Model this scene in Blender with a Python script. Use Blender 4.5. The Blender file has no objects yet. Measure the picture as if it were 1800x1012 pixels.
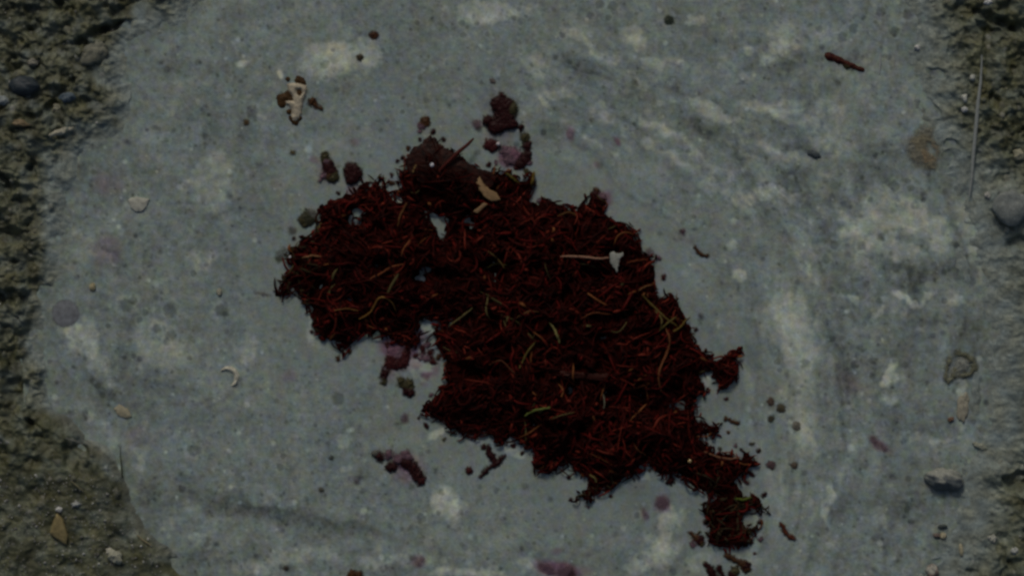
import bpy, math, random
import numpy as np
from mathutils import Vector

# ------------------------------------------------------------------ camera, sky, sun, exposure
S = 0.0005                      # metres per unit of the ground plan (the view is 1800 units = 0.9 m wide)
sc = bpy.context.scene
cam_d = bpy.data.cameras.new("camera"); cam = bpy.data.objects.new("camera", cam_d)
sc.collection.objects.link(cam); sc.camera = cam
CAM_H = 2.4
cam.location = (0, 0, CAM_H); cam.rotation_euler = (0, 0, 0)
cam_d.sensor_width = 36; cam_d.lens = 36 * CAM_H / 0.9
cam_d.clip_start = 0.05; cam_d.clip_end = 200
sc.render.resolution_x = 1024; sc.render.resolution_y = 575
SUN_EL, SUN_AZ = math.radians(40), math.radians(-12)      # from the top of the picture, a little left
world = bpy.data.worlds.new("World"); sc.world = world; world.use_nodes = True
wn = world.node_tree; sky = wn.nodes.new("ShaderNodeTexSky"); sky.sky_type = 'NISHITA'; sky.sun_disc = False
sky.sun_elevation = SUN_EL; sky.sun_rotation = SUN_AZ; sky.air_density = 1.0; sky.dust_density = 4.0
wn.links.new(sky.outputs[0], wn.nodes["Background"].inputs[0]); wn.nodes["Background"].inputs[1].default_value = 0.06
sun_d = bpy.data.lights.new("sun", 'SUN'); sun_d.energy = 1.4; sun_d.angle = math.radians(14); sun_d.color = (1.0, .96, .88)
sun = bpy.data.objects.new("sun", sun_d); sc.collection.objects.link(sun)
sd_ = Vector((math.sin(SUN_AZ) * math.cos(SUN_EL), math.cos(SUN_AZ) * math.cos(SUN_EL), math.sin(SUN_EL)))
sun.rotation_euler = sd_.to_track_quat('Z', 'Y').to_euler()
sc.view_settings.view_transform = 'Standard'; sc.view_settings.look = 'None'
sc.view_settings.exposure = -0.70; sc.view_settings.gamma = 1
sc.cycles.filter_width = 2.8
sc.cycles.max_bounces = 4

rng = np.random.default_rng(7); random.seed(7)
Wx = lambda u: (np.asarray(u) - 900) * S
Wy = lambda v: (505.5 - np.asarray(v)) * S

# ------------------------------------------------------------------ noise
def _h(ix, iy, seed):
    a = (ix.astype(np.int64) * 374761393 + iy.astype(np.int64) * 668265263 + seed * 974634777) & 0xffffffff
    a = ((a ^ (a >> 13)) * 1274126177) & 0xffffffff
    a = a ^ (a >> 16)
    a = (a * 2246822519) & 0xffffffff
    return ((a ^ (a >> 15)) & 0xffffff) / float(0xffffff)
def noise(x, y, s, seed=0):
    x = x / s; y = y / s; ix = np.floor(x); iy = np.floor(y); fx = x - ix; fy = y - iy
    def g(dx, dy):
        a = _h(ix + dx, iy + dy, seed) * 2 * math.pi
        return np.cos(a) * (fx - dx) + np.sin(a) * (fy - dy)
    u = fx ** 3 * (fx * (6 * fx - 15) + 10); v = fy ** 3 * (fy * (6 * fy - 15) + 10)
    n = (g(0, 0) * (1 - u) + g(1, 0) * u) * (1 - v) + (g(0, 1) * (1 - u) + g(1, 1) * u) * v
    return n * 1.5
def fbm(x, y, s, o=4, seed=0, gain=.5):
    t = 0; a = 1; q = 0
    for k in range(o):
        t = t + a * noise(x + 37.3 * k, y - 91.7 * k, s / 2 ** k, seed + k); q += a; a *= gain
    return t / q
def worley(x, y, s, seed=0):
    x = x / s; y = y / s; ix = np.floor(x); iy = np.floor(y)
    f1 = np.full(x.shape, 9.); f2 = np.full(x.shape, 9.); idv = np.zeros(x.shape)
    for dx in (-1, 0, 1):
        for dy in (-1, 0, 1):
            cx = ix + dx; cy = iy + dy
            px = cx + _h(cx, cy, seed); py = cy + _h(cx, cy, seed + 1)
            d = np.hypot(x - px, y - py)
            n = d < f1
            f2 = np.where(n, f1, np.minimum(f2, d)); idv = np.where(n, _h(cx, cy, seed + 2), idv); f1 = np.where(n, d, f1)
    return f1, f2, idv
def ss(a, b, x):
    t = np.clip((x - a) / (b - a), 0, 1); return t * t * (3 - 2 * t)
def sdpoly(x, y, P):
    P = np.array(P, float); d = np.full(x.shape, 1e18); ins = np.zeros(x.shape, bool)
    for i in range(len(P)):
        ax, ay = P[i]; bx, by = P[(i + 1) % len(P)]
        ex, ey = bx - ax, by - ay; wx_, wy_ = x - ax, y - ay
        t = np.clip((wx_ * ex + wy_ * ey) / (ex * ex + ey * ey + 1e-9), 0, 1)
        d = np.minimum(d, (wx_ - ex * t) ** 2 + (wy_ - ey * t) ** 2)
        c = ((ay <= y) & (by > y)) | ((by <= y) & (ay > y))
        if abs(ey) > 1e-9: ins ^= c & (x < ax + (y - ay) / ey * ex)
    d = np.sqrt(d); return np.where(ins, -d, d)
def sdseg(x, y, pts):
    d = np.full(x.shape, 1e18)
    for (ax, ay), (bx, by) in zip(pts[:-1], pts[1:]):
        ex, ey = bx - ax, by - ay
        t = np.clip(((x - ax) * ex + (y - ay) * ey) / (ex * ex + ey * ey + 1e-9), 0, 1)
        d = np.minimum(d, np.hypot(x - ax - ex * t, y - ay - ey * t))
    return d

# ------------------------------------------------------------------ mesh + material helpers
def mesh_np(name, V, F, col=None, mat=None, parent=None, smooth=True, loc=None):
    """V: (n,3) in plan units (x right, y DOWN, z up) -> world metres; F: (m,k) or list of faces"""
    V = np.asarray(V, float)
    W = np.column_stack([Wx(V[:, 0]), Wy(V[:, 1]), V[:, 2] * S])
    me = bpy.data.meshes.new(name)
    if loc is not None: W = W - np.array(loc)
    if isinstance(F, np.ndarray):
        k = F.shape[1]; me.vertices.add(len(W)); me.vertices.foreach_set("co", W.astype(np.float32).ravel())
        me.loops.add(F.size); me.loops.foreach_set("vertex_index", F.astype(np.int32).ravel())
        me.polygons.add(len(F)); me.polygons.foreach_set("loop_start", np.arange(0, F.size, k, dtype=np.int32))
        me.update(calc_edges=True); me.validate()
    else:
        me.from_pydata(W.tolist(), [], F); me.update()
    if smooth: me.polygons.foreach_set("use_smooth", [True] * len(me.polygons))
    if col is not None:
        col = np.asarray(col, float)
        if col.ndim == 1: col = np.tile(col, (len(W), 1))
        al = col[:, 3:4] if col.shape[1] == 4 else np.ones((len(W), 1)); col = col[:, :3]
        a = me.color_attributes.new("Col", 'FLOAT_COLOR', 'POINT')
        a.data.foreach_set("color", np.column_stack([np.clip(col, 0, 1), np.clip(al, 0, 1)]).astype(np.float32).ravel())
    o = bpy.data.objects.new(name, me); sc.collection.objects.link(o)
    if mat: me.materials.append(mat)
    if parent is not None: o.parent = parent
    if loc is not None and parent is None: o.location = loc
    return o
def tag(o, label=None, cat=None, group=None, kind=None):
    if label: o["label"] = label
    if cat: o["category"] = cat
    if group: o["group"] = group
    if kind: o["kind"] = kind
    return o
def empty(name, u, v, z=0):
    e = bpy.data.objects.new(name, None); e.empty_display_size = .01; sc.collection.objects.link(e)
    e.location = (float(Wx(u)), float(Wy(v)), z * S); return e
def material(name, rough=.6, spec=.3, bump=0., bscale=900., mottle=0., mscale=500., coat=0., tex_rough=0., trans=0.):
    m = bpy.data.materials.new(name); m.use_nodes = True; n = m.node_tree; L = n.links
    b = n.nodes["Principled BSDF"]; b.inputs["Roughness"].default_value = rough
    b.inputs["Specular IOR Level"].default_value = spec
    if coat: b.inputs["Coat Weight"].default_value = coat; b.inputs["Coat Roughness"].default_value = .12
    at = n.nodes.new("ShaderNodeAttribute"); at.attribute_name = "Col"; src = at.outputs["Color"]
    if trans: L.new(at.outputs["Alpha"], b.inputs["Alpha"])
    tc = n.nodes.new("ShaderNodeTexCoord")
    if mottle:
        t = n.nodes.new("ShaderNodeTexNoise"); t.inputs["Scale"].default_value = mscale; t.inputs["Detail"].default_value = 3
        L.new(tc.outputs["Object"], t.inputs["Vector"])
        mr = n.nodes.new("ShaderNodeMapRange"); mr.inputs["From Min"].default_value = .3; mr.inputs["From Max"].default_value = .7
        mr.inputs["To Min"].default_value = 1 - mottle; mr.inputs["To Max"].default_value = 1 + mottle
        L.new(t.outputs["Fac"], mr.inputs["Value"])
        mx = n.nodes.new("ShaderNodeVectorMath"); mx.operation = 'SCALE'
        L.new(src, mx.inputs[0]); L.new(mr.outputs["Result"], mx.inputs["Scale"]); src = mx.outputs["Vector"]
    L.new(src, b.inputs["Base Color"])
    if bump:
        t = n.nodes.new("ShaderNodeTexNoise"); t.inputs["Scale"].default_value = bscale; t.inputs["Detail"].default_value = 4
        L.new(tc.outputs["Object"], t.inputs["Vector"])
        bp = n.nodes.new("ShaderNodeBump"); bp.inputs["Strength"].default_value = bump; bp.inputs["Distance"].default_value = .0008
        L.new(t.outputs["Fac"], bp.inputs["Height"]); L.new(bp.outputs[0], b.inputs["Normal"])
    if tex_rough:
        t = n.nodes.new("ShaderNodeTexNoise"); t.inputs["Scale"].default_value = 60; t.inputs["Detail"].default_value = 3
        L.new(tc.outputs["Object"], t.inputs["Vector"])
        mr = n.nodes.new("ShaderNodeMapRange"); mr.inputs["To Min"].default_value = rough - tex_rough; mr.inputs["To Max"].default_value = rough + tex_rough
        L.new(t.outputs["Fac"], mr.inputs["Value"]); L.new(mr.outputs["Result"], b.inputs["Roughness"])
    return m
M_mud = material("wet_mud", .45, .30, .30, 600, .12, 500, tex_rough=.15)
_n = M_mud.node_tree; _b = _n.nodes["Principled BSDF"]; _src = _b.inputs["Base Color"].links[0].from_socket      # broad clods and patches that carry on beyond the view
_tc = _n.nodes.new("ShaderNodeTexCoord"); _t = _n.nodes.new("ShaderNodeTexNoise"); _t.inputs["Scale"].default_value = 62; _t.inputs["Detail"].default_value = 9; _t.inputs["Roughness"].default_value = .68
_n.links.new(_tc.outputs["Object"], _t.inputs["Vector"]); _r = _n.nodes.new("ShaderNodeMapRange"); _r.inputs["From Min"].default_value = .3; _r.inputs["From Max"].default_value = .7
_r.inputs["To Min"].default_value = .62; _r.inputs["To Max"].default_value = 1.36; _n.links.new(_t.outputs["Fac"], _r.inputs["Value"])
_m = _n.nodes.new("ShaderNodeVectorMath"); _m.operation = 'SCALE'; _n.links.new(_src, _m.inputs[0]); _n.links.new(_r.outputs["Result"], _m.inputs["Scale"]); _n.links.new(_m.outputs["Vector"], _b.inputs["Base Color"])
_bp = _n.nodes.new("ShaderNodeBump"); _bp.inputs["Strength"].default_value = .45; _bp.inputs["Distance"].default_value = .006; _n.links.new(_t.outputs["Fac"], _bp.inputs["Height"])
_n.links.new(_b.inputs["Normal"].links[0].from_socket, _bp.inputs["Normal"]); _n.links.new(_bp.outputs[0], _b.inputs["Normal"])
M_pud = material("turbid_water", .30, .25, .12, 500, .13, 650, tex_rough=.06)
M_fib = material("wet_fibre", .5, .05, .3, 1800, .2, 1200)
M_mat = material("fibre_matting", .7, .02, .6, 900, .5, 700)
M_frag = material("soaked_plant", .5, .08, .4, 900, .3, 900)
M_film = material("soaked_film", .45, .10, .4, 900, .3, 900, trans=1)
M_stone = material("stone", .5, .3, .5, 900, .25, 700)
M_pale = material("pale_scrap", .6, .2, .4, 900, .15, 700)
M_leaf = material("rotted_leaf", .5, .12, 1.0, 260, .75, 170)
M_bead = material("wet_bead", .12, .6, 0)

def grid_faces(nx, ny, keep=None):
    i = np.arange(ny - 1)[:, None] * nx + np.arange(nx - 1)[None, :]
    F = np.stack([i, i + nx, i + nx + 1, i + 1], -1).reshape(-1, 4)
    if keep is not None: F = F[keep.reshape(-1)]
    return F
def compact(V, F, C=None):
    used = np.unique(F); m = np.full(len(V), -1, np.int64); m[used] = np.arange(len(used))
    return V[used], m[F], (None if C is None else C[used])
def drop(u, v, lst, D):
    """additive weight of soft ellipses (x, y, rx, ry, deg, strength)"""
    t = np.zeros(u.shape)
    for (x, y, rx, ry, a, s) in lst:
        R = max(rx, ry) * 2.2
        m = (np.abs(u - x) < R) & (np.abs(v - y) < R)
        if not m.any(): continue
        a = math.radians(a); dx = u[m] - x + D[0][m]; dy = v[m] - y + D[1][m]
        p = (dx * math.cos(a) + dy * math.sin(a)) / rx; q = (-dx * math.sin(a) + dy * math.cos(a)) / ry
        r = np.sqrt(p * p + q * q)
        t[m] += s * (1 - ss(.45, 1.35, r))
    return t

# ------------------------------------------------------------------ puddle outline
PUD = [(352,-4),(318,34),(280,54),(246,66),(226,90),(216,122),(226,154),(238,186),(216,222),(184,246),(150,262),(122,288),(114,318),
       (118,352),(116,394),(102,430),(100,470),(102,512),(84,546),(74,580),(72,610),(80,650),(80,692),(88,716),(124,734),(152,770),
       (198,806),(218,836),(232,880),(252,922),(280,952),(322,980),(356,1016),(430,1062),(640,1104),(900,1125),(1250,1120),(1500,1090),
       (1600,1040),(1640,985),(1672,930),(1684,885),(1668,852),(1680,806),(1722,774),(1744,740),(1738,690),(1746,620),(1740,540),(1726,470),(1708,420),
       (1690,372),(1672,330),(1656,285),(1640,230),(1618,185),(1622,140),(1600,100),(1612,55),(1600,10),(1560,-50),(1400,-110),(1050,-150),(650,-130),(420,-70)]

# fine grid in view (with a margin), growing coarse to the horizon: ONE ground sheet
def axis(a, b, step, far):
    core = list(np.arange(a, b, step)); out = []; s = step; x = b
    while x < far: out.append(x); s *= (1.035 if x < b + 900 else 1.3); x += s
    out.append(far); lo = []; s = step; x = a - step
    while x > -far: lo.append(x); s *= (1.035 if x > a - 900 else 1.3); x -= s
    lo.append(-far)
    return np.array(lo[::-1] + core + out)
gx = axis(-90, 1890, 1.9, 60000); gy = axis(-120, 1130, 1.9, 60000)
U, V = np.meshgrid(gx, gy); U = U.astype(float); V = V.astype(float)
near = (np.abs(U - 900) < 1300) & (np.abs(V - 500) < 1000)
D = sdpoly(U, V, PUD)
# how soft each stretch of shore is (silt-covered width, units)
right = ss(1450, 1650, U); top = 1 - ss(250, 420, V)
botleft = (1 - ss(420, 520, U)) * ss(690, 740, V)
soft = 14 + 70 * right * ss(230, 330, V) + 45 * right * top + 13 * (1 - right) * (1 - botleft) * (1 - ss(380, 470, V)) + 8 * (1 - right) * (1 - botleft)
n1 = fbm(U, V, 150, 3, 11); n2 = fbm(U, V, 55, 4, 21); n3 = fbm(U, V, 20, 3, 31)
w1, w2, wid = worley(U + 14 * noise(U, V, 30, 5), V + 14 * noise(U, V, 30, 6), 34, 41)
v1, v2, vid = worley(U + 5 * noise(U, V, 12, 7), V + 5 * noise(U, V, 12, 8), 13, 51)
Dn = D + (12 * n2 + 10 * n3 + 5 * fbm(U, V, 8, 2, 33)) * (1 - .8 * botleft) + 10 * n1 * (soft / 60)
rise = ss(0, 1, Dn / (soft * 1.5 + 12))
smoothmud = botleft * ss(0, 1, (V - 700 - (120 - U) * .8) / 90)          # the flatter silt flat, lower left
rough_ = rise * (1 - .72 * smoothmud) * (1 - .22 * right * ss(300, 420, V))
cr = -np.abs(fbm(U, V, 70, 4, 61)) * 2 + .45
Z = np.where(Dn > 0, rise * (10 + 6 * botleft) + np.minimum(Dn, 8) * .12, Dn * (.10 + .5 * botleft))
Z = np.maximum(Z, -26)
lowmud = ss(-22, 6, Dn)
Z = Z + rough_ * (17 * n1 + 16 * n2 + 4.5 * n3 + 13 * np.clip(cr, -.8, .4) + 3 * (wid - .45) * ss(.02, .3, w2 - w1) - 2.5 * (1 - ss(0, .25, w2 - w1)))
Z = Z + (.35 * rise + .65 * rough_) * (2.0 * (vid - .4) * ss(0, .4, v2 - v1) + 2.4 * fbm(U, V, 11, 3, 63))
Z = Z + lowmud * ((3.2 - 1.6 * botleft) * fbm(U, V, 26, 3, 65) + 1.4 * fbm(U, V, 9, 2, 67))
Z = Z - rough_ * 18 * ss(.12, .5, fbm(U, V, 42, 3, 71)) * (1 - .5 * right)
Z = np.where((D > 26) & (D < 60), np.maximum(Z, 1.2 + .5 * n3), Z)
Z = np.where(near, Z, np.minimum(np.maximum(Z, 2), 40))
# hand-placed hollows and swellings seen in the photo (x, y, rx, ry, deg, depth)
hollow = [(185,52,40,8,-20,-16),(205,45,30,9,-15,-14),(55,18,18,9,0,-12),(1760,40,55,10,22,-20),(1700,15,20,14,0,-13),(1735,50,26,9,30,-16),
          (1648,128,16,7,15,-9),(1635,190,18,9,35,-10),(1672,250,10,9,0,-12),(1665,278,12,9,-30,-10),(1785,110,18,16,0,-10),
          (235,181,7,9,0,-10),(15,415,34,14,0,-14),(80,512,13,13,0,-11),(14,520,24,12,0,-12),(20,600,20,50,0,-10),(30,690,22,30,0,-16),
          (135,795,18,22,-20,-15),(150,825,16,14,0,-11),(318,1000,26,16,20,-14),(1790,842,32,14,-10,-22),(1762,385,24,6,40,-8),
          (1790,425,24,10,0,-12),(1640,990,16,6,-40,-9),(1760,985,7,40,0,-9),(1710,1002,12,5,0,-6),(8,800,12,16,0,-10),(95,60,30,8,10,-7),
          (150,180,12,9,0,-8),(60,205,18,7,0,-9),(1745,180,8,22,0,-6),(1790,210,16,22,0,-9),(1755,300,16,18,0,-6)]
zero = (6 * noise(U, V, 18, 81), 6 * noise(U, V, 18, 82))
Z = Z + drop(U, V, hollow, zero)
swell = [(1775,355,34,36,0,16),(1740,30,24,20,0,8),(120,300,16,30,10,5),(30,560,22,22,0,7),(135,60,40,16,-10,6),(1715,690,10,50,5,5),
         (1755,830,26,18,0,6),(1795,200,20,14,0,5),(180,795,30,24,30,6),(60,820,60,40,0,3),(1690,470,16,40,-15,4)]
Z = Z + drop(U, V, swell, zero)
# splatted grit: thousands of little domes half sunk in the mud
nx_, ny_ = len(gx), len(gy)
ix0 = int(np.searchsorted(gx, -85)); iy0 = int(np.searchsorted(gy, -115)); STEP = 1.9
grit_id = np.zeros(U.shape)
for k in range(5200):
    x = rng.uniform(-60, 1860); y = rng.uniform(-90, 1100)
    if 360 < x < 1560 and 10 < y < 1020: continue
    i = int(np.searchsorted(gy, y)); j = int(np.searchsorted(gx, x)); i = min(i, ny_ - 1); j = min(j, nx_ - 1)
    if rise[i, j] < .25: continue
    r = 1.8 + rng.exponential(1.5)
    if r > 11: continue
    w = int(r / STEP) + 2; sl = (slice(max(i - w, 0), i + w + 1), slice(max(j - w, 0), j + w + 1))
    a = rng.uniform(0, 3.14); q = rng.uniform(.6, 1)
    dx = U[sl] - x; dy = V[sl] - y; px = dx * math.cos(a) + dy * math.sin(a); py = (-dx * math.sin(a) + dy * math.cos(a)) / q
    d = (px * px + py * py) / (r * r); m = d < 1
    zz = Z[i, j] + r * .5 * np.sqrt(np.clip(1 - d, 0, 1)) - r * .15
    sub = Z[sl]; gi = grit_id[sl]; up = m & (zz > sub)
    sub[up] = zz[up]; gi[up] = rng.uniform(.05, 1)
def gz(u, v):
    i = int(np.clip(np.searchsorted(gy, v), 0, ny_ - 1)); j = int(np.clip(np.searchsorted(gx, u), 0, nx_ - 1)); return float(Z[i, j])

# ground colour: brown-olive mud, grey silt draped near the water, scattered grit tints
mud = np.array([.112, .118, .074]); silt = np.array([.240, .278, .250]); dark = np.array([.06, .058, .032])
siltw = 1 - ss(.1, 1.0, (Dn + 20 * n2 + 12 * fbm(U, V, 28, 3, 93)) / (soft * 1.6 + 4))
siltw = np.maximum(siltw, (.55 - .4 * ss(740, 800, V)) * right * ss(300, 430, V) * (1 - ss(.25, .75, fbm(U, V, 60, 3, 91) + .3)) * (1 - ss(110, 190, D)))
patch = ss(-.3, .3, fbm(U, V, 38, 4, 95))
c = mud[None, None] * (.7 + .5 * patch[..., None]) * (1 - .12 * smoothmud[..., None])
ol = ss(.0, .4, fbm(U, V, 50, 4, 96))[..., None] * .6
c = c * (1 - ol) + np.array([.078, .078, .034]) * ol
c = c * (1 - .45 * ss(.1, .55, fbm(U, V, 24, 4, 97))[..., None])
grey = (ss(-.1, .35, fbm(U, V, 34, 4, 99)) * .62)[..., None]
c = c * (1 - grey) + np.array([.155, .178, .156]) * grey
sv = (1 + .16 * fbm(U, V, 60, 4, 100) + .18 * fbm(U, V, 14, 3, 101))[..., None]
c = c * (1 - siltw[..., None] * .93) + silt * sv * siltw[..., None] * .93
olv = ((.75 * botleft + .6 * right + .3) * (1 - siltw)).clip(0, 1)[..., None]
c = c * (1 - olv) + c * np.array([1.0, 1.0, .88]) * olv
edge = (botleft * ss(-4, 2, Dn) * (1 - ss(6, 26, Dn)) * .6)[..., None]
c = c * (1 - edge) + dark * edge
c = c * (1 + .25 * fbm(U, V, 11, 2, 103)[..., None])
gt = grit_id; g_on = (gt > 0)[..., None]
gc = np.where((gt > .93)[..., None], np.array([.42, .41, .36]), np.where((gt > .8)[..., None], np.array([.2, .19, .13]), np.array([.115, .118, .10]) * (.5 + 1.1 * gt[..., None])))
c = np.where(g_on, c * .6 + gc * .4, c)
tintb = noise(U, V, 26, 107)[..., None]
c = c * (1 + tintb * np.array([-.08, 0, .14]))
far_ = ss(60, 420, np.maximum(np.maximum(-U - 30, U - 1830), np.maximum(-V - 60, V - 1070)))
c = c * (1 - far_[..., None]) + np.array([.115, .122, .088]) * far_[..., None]
Z = Z * (1 - far_) + 9 * far_
F = grid_faces(nx_, ny_)
ground = mesh_np("mud_ground", np.column_stack([U.ravel(), V.ravel(), Z.ravel()]), F, c.reshape(-1, 3), M_mud)
tag(ground, kind="structure")

# ------------------------------------------------------------------ puddle surface
px_ = np.arange(-20, 1840, 1.8); py_ = np.arange(-170, 1150, 1.8)
PU, PV = np.meshgrid(px_, py_)
PD = sdpoly(PU, PV, PUD)
CL = [(561,367),(578,345),(601,343),(612,338),(622,342),(634,326),(640,320),(646,334),(660,318),(666,306),(671,312),(668,326),(682,336),(690,352),(704,356),
 (712,350),(703,338),(690,336),(702,322),(704,305),(713,295),(716,273),(727,263),(740,257),(745,250),(756,241),(765,243),(772,254),(793,266),(806,274),(814,282),
 (839,295),(875,307),(889,304),(903,309),(925,316),(934,302),(940,310),(938,323),(926,334),(934,352),(944,355),(967,352),(987,355),(1011,367),(1024,357),(1039,342),(1061,350),
 (1065,378),(1085,384),(1100,394),(1115,407),(1125,434),(1149,454),(1154,485),(1157,521),(1175,520),(1190,525),(1196,537),(1206,552),(1211,579),(1219,602),(1233,618),
 (1250,628),(1266,630),(1300,614),(1302,622),(1290,632),(1300,650),(1292,672),(1275,684),(1258,684),(1262,666),(1250,652),(1236,648),(1232,660),(1239,679),(1236,692),(1222,709),(1222,739),
 (1265,751),(1263,760),(1233,768),(1238,778),(1256,782),(1256,796),(1290,800),(1303,806),(1313,796),(1322,802),(1332,816),(1314,824),(1293,847),(1303,868),(1337,872),(1346,900),
 (1338,910),(1330,894),(1303,892),(1300,911),(1325,932),(1317,960),(1286,960),(1253,957),(1243,940),(1246,921),(1236,905),(1240,884),(1256,874),(1244,863),(1212,853),(1202,838),(1176,830),
 (1165,843),(1155,827),(1149,813),(1138,812),(1118,833),(1088,843),(1061,860),(1044,874),(1012,874),(1034,860),(1036,842),(1011,827),(984,812),(984,823),(967,836),(950,822),(944,838),
 (937,813),(937,790),(917,776),(900,766),(883,782),(870,776),(858,752),(843,769),(826,746),(806,768),(798,752),(786,756),(779,732),(752,729),(736,724),(739,709),(759,702),(776,685),
 (783,660),(783,632),(776,619),(766,605),(769,579),(773,562),(757,556),(742,562),(732,579),(742,595),(725,608),(690,598),(668,585),(638,585),(631,597),(615,605),(604,619),(595,607),
 (584,599),(557,585),(547,562),(544,538),(531,528),(517,511),(500,527),(486,518),(497,500),(497,485),(514,471),(510,444),(531,421),(551,417),(548,404),(560,385)]
HOLES = [[(749,374),(767,378),(785,386),(783,400),(779,415),(769,404),(759,392)],[(618,384),(631,383),(632,393),(620,395)],[(622,370),(636,369),(640,377),(626,377)],
         [(1178,706),(1200,708),(1206,714),(1186,715)],[(790,560),(796,566),(790,570)]]
pale = [(575,106,48,36,0,.62),(648,88,26,30,0,.4),(610,100,50,22,0,.3),(378,322,44,56,0,.42),(352,455,30,24,0,.3),(140,592,34,40,40,.5),(172,636,22,34,-35,.42),
 (120,575,22,12,0,.4),(272,596,50,46,0,.3),(330,640,60,40,0,.22),(432,612,26,26,0,.35),(430,113,11,8,-20,.85),(784,884,22,36,-25,.75),(812,890,16,14,0,.35),(846,22,52,22,0,.42),
 (910,18,40,18,0,.3),(850,35,30,14,0,.3),(492,126,7,6,0,.8),(1015,62,34,14,20,.5),(1050,92,26,12,30,.45),(1108,60,26,18,20,.45),(1125,78,18,12,40,.4),(1150,112,26,14,30,.5),(985,165,34,10,15,.55),
 (955,178,20,9,50,.5),(1058,185,10,14,0,.4),(938,120,34,9,38,.35),(1228,180,28,9,20,.55),(1266,200,22,10,30,.4),(1330,188,40,12,15,.5),(1390,200,40,30,20,.4),(1318,90,13,10,0,.7),(1348,108,13,13,0,.5),
 (1224,38,14,10,0,.5),(1150,222,40,10,30,.38),(1175,232,16,6,30,.4),(1300,262,60,8,30,.3),(1380,340,60,9,32,.4),(1370,60,30,30,0,.4),(1375,90,30,20,0,.3),(1460,200,34,40,0,.25),
 (1468,250,34,26,0,.25),(1540,350,30,40,10,.35),(1530,410,50,34,-10,.5),(1600,380,34,34,0,.55),(1650,410,26,36,-20,.55),(1590,445,50,18,10,.4),(1478,378,16,20,0,.6),(1480,412,12,10,0,.4),(1510,460,20,20,0,.3),
 (1596,530,28,7,34,.75),(1632,522,22,7,-58,.75),(1580,520,16,6,20,.5),(1540,545,22,7,-40,.5),(1500,530,16,7,40,.6),(1690,530,24,9,20,.5),(1670,520,14,14,0,.3),(1566,655,11,24,14,.85),(1558,672,9,12,0,.5),
 (1565,700,20,12,0,.5),(1500,700,12,16,0,.3),(1385,560,44,60,0,.45),(1410,610,36,60,0,.3),(1400,700,40,80,0,.38),(1420,760,22,50,-8,.3),(1455,880,9,42,8,.5),(1380,850,24,60,0,.15),(1168,935,16,44,12,.6),(1150,980,60,22,-25,.45),
 (1196,905,14,16,0,.4),(1230,990,26,20,0,.3),(530,975,90,16,-6,.4),(700,985,90,12,0,.3),(820,1004,70,10,0,.6),(930,992,40,12,30,.35),(450,1000,50,14,0,.35),(60+1250,990,30,14,0,.3),(600,775,15,11,30,.5),(768,762,14,10,-30,.65),
 (610,825,12,9,0,.4),(250,800,20,30,0,.25),(215,722,10,10,0,.2),(170,740,20,10,30,.3),(1085,480,0.1,0.1,0,0),(1285,428,10,8,0,.6),(1296,482,10,8,0,.6),(1264,566,9,10,0,.4),(1345,340,20,10,20,.5),(1320,345,14,8,0,.4),
 (710,352,24,7,10,.5),(836,780,20,8,0,.35),(905,792,22,9,20,.4),(1130,832,16,10,0,.4),(1245,665,8,16,0,.5),(538,552,4,34,-20,.4),(545,585,6,20,-30,.3),(560,600,30,8,35,.2),(742,645,26,30,0,.35),(752,575,16,16,0,.35),
 (1700,400,20,50,-15,.4),(1715,450,14,40,-25,.35),(1605,770,14,6,0,.4),(1660,770,50,6,-8,.35),(1690,690,9,30,5,.5),(1693,735,10,22,10,.6),(1430,255,20,20,0,.15),(1610,610,20,14,0,.15),(1435,450,40,16,30,.25),(1290,330,80,14,35,.2),
 (300,300,40,30,0,.15),(320,160,50,40,0,.12),(500,30,60,20,0,.15),(480,210,40,40,0,.18),(560,260,50,30,0,.1),(700,60,40,20,0,.1),(1300,800,50,80,0,.15),(1340,900,60,60,0,.12)]
darkb = [([(320,862),(390,872),(450,892),(520,912),(600,922),(690,940)],12,.22),([(1120,160),(1200,200),(1290,250),(1370,300),(1420,330)],16,.16),([(1270,160),(1370,215),(1430,262)],9,.22),([(1445,470),(1480,560),(1470,700),(1500,800)],18,.12),([(1000,110),(1050,150),(1130,190)],12,.18),([(1590,500),(1650,480),(1690,450)],12,.2)]
darkp = [(440,250,50,50,0,-.1),(230,440,60,50,0,-.12),(1480,100,60,20,0,-.25),(1390,100,30,20,0,-.2),(1200,90,50,16,20,-.22),(1020,110,50,16,20,-.2),(1130,150,40,24,20,-.16),(1260,240,60,22,25,-.2),(1420,262,40,8,20,-.28),
 (1415,295,40,18,0,-.25),(1350,245,60,10,20,-.2),(1545,300,50,40,0,-.2),(1500,240,30,26,0,-.14),(1685,430,22,40,-20,-.35),(1620,470,60,20,0,-.3),(1600,498,34,26,0,-.3),(1470,350,22,30,0,-.3),(1690,480,24,24,0,-.3),
 (1620,560,80,16,0,-.2),(1610,620,50,40,0,-.15),(1700,610,34,50,0,-.25),(1640,740,70,30,0,-.18),(1590,860,100,60,0,-.16),(1550,930,90,60,0,-.2),(1500,640,34,60,0,-.2),(1470,760,30,70,0,-.2),(1430,550,16,80,-30,-.15),
 (200,690,60,50,0,-.15),(130,660,50,40,0,-.12),(290,880,40,40,0,-.15),(400,890,80,16,5,-.22),(500,905,100,14,8,-.22),(620,930,80,14,12,-.16),(330,850,30,20,0,-.12),(700,1003,26,14,0,-.25),(350,540,24,14,0,-.15),(640,680,40,20,0,-.08),
 (430,370,60,40,0,-.08),(160,300,50,60,0,-.14),(300,110,40,30,0,-.08),(740,160,60,30,0,-.08),(1045,120,60,10,30,-.1),(930,850,60,40,0,-.08),(1130,870,60,20,0,-.1),(1290,700,40,50,0,-.05),(1440,680,14,80,0,-.12),(1330,610,12,60,0,-.04)]
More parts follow.
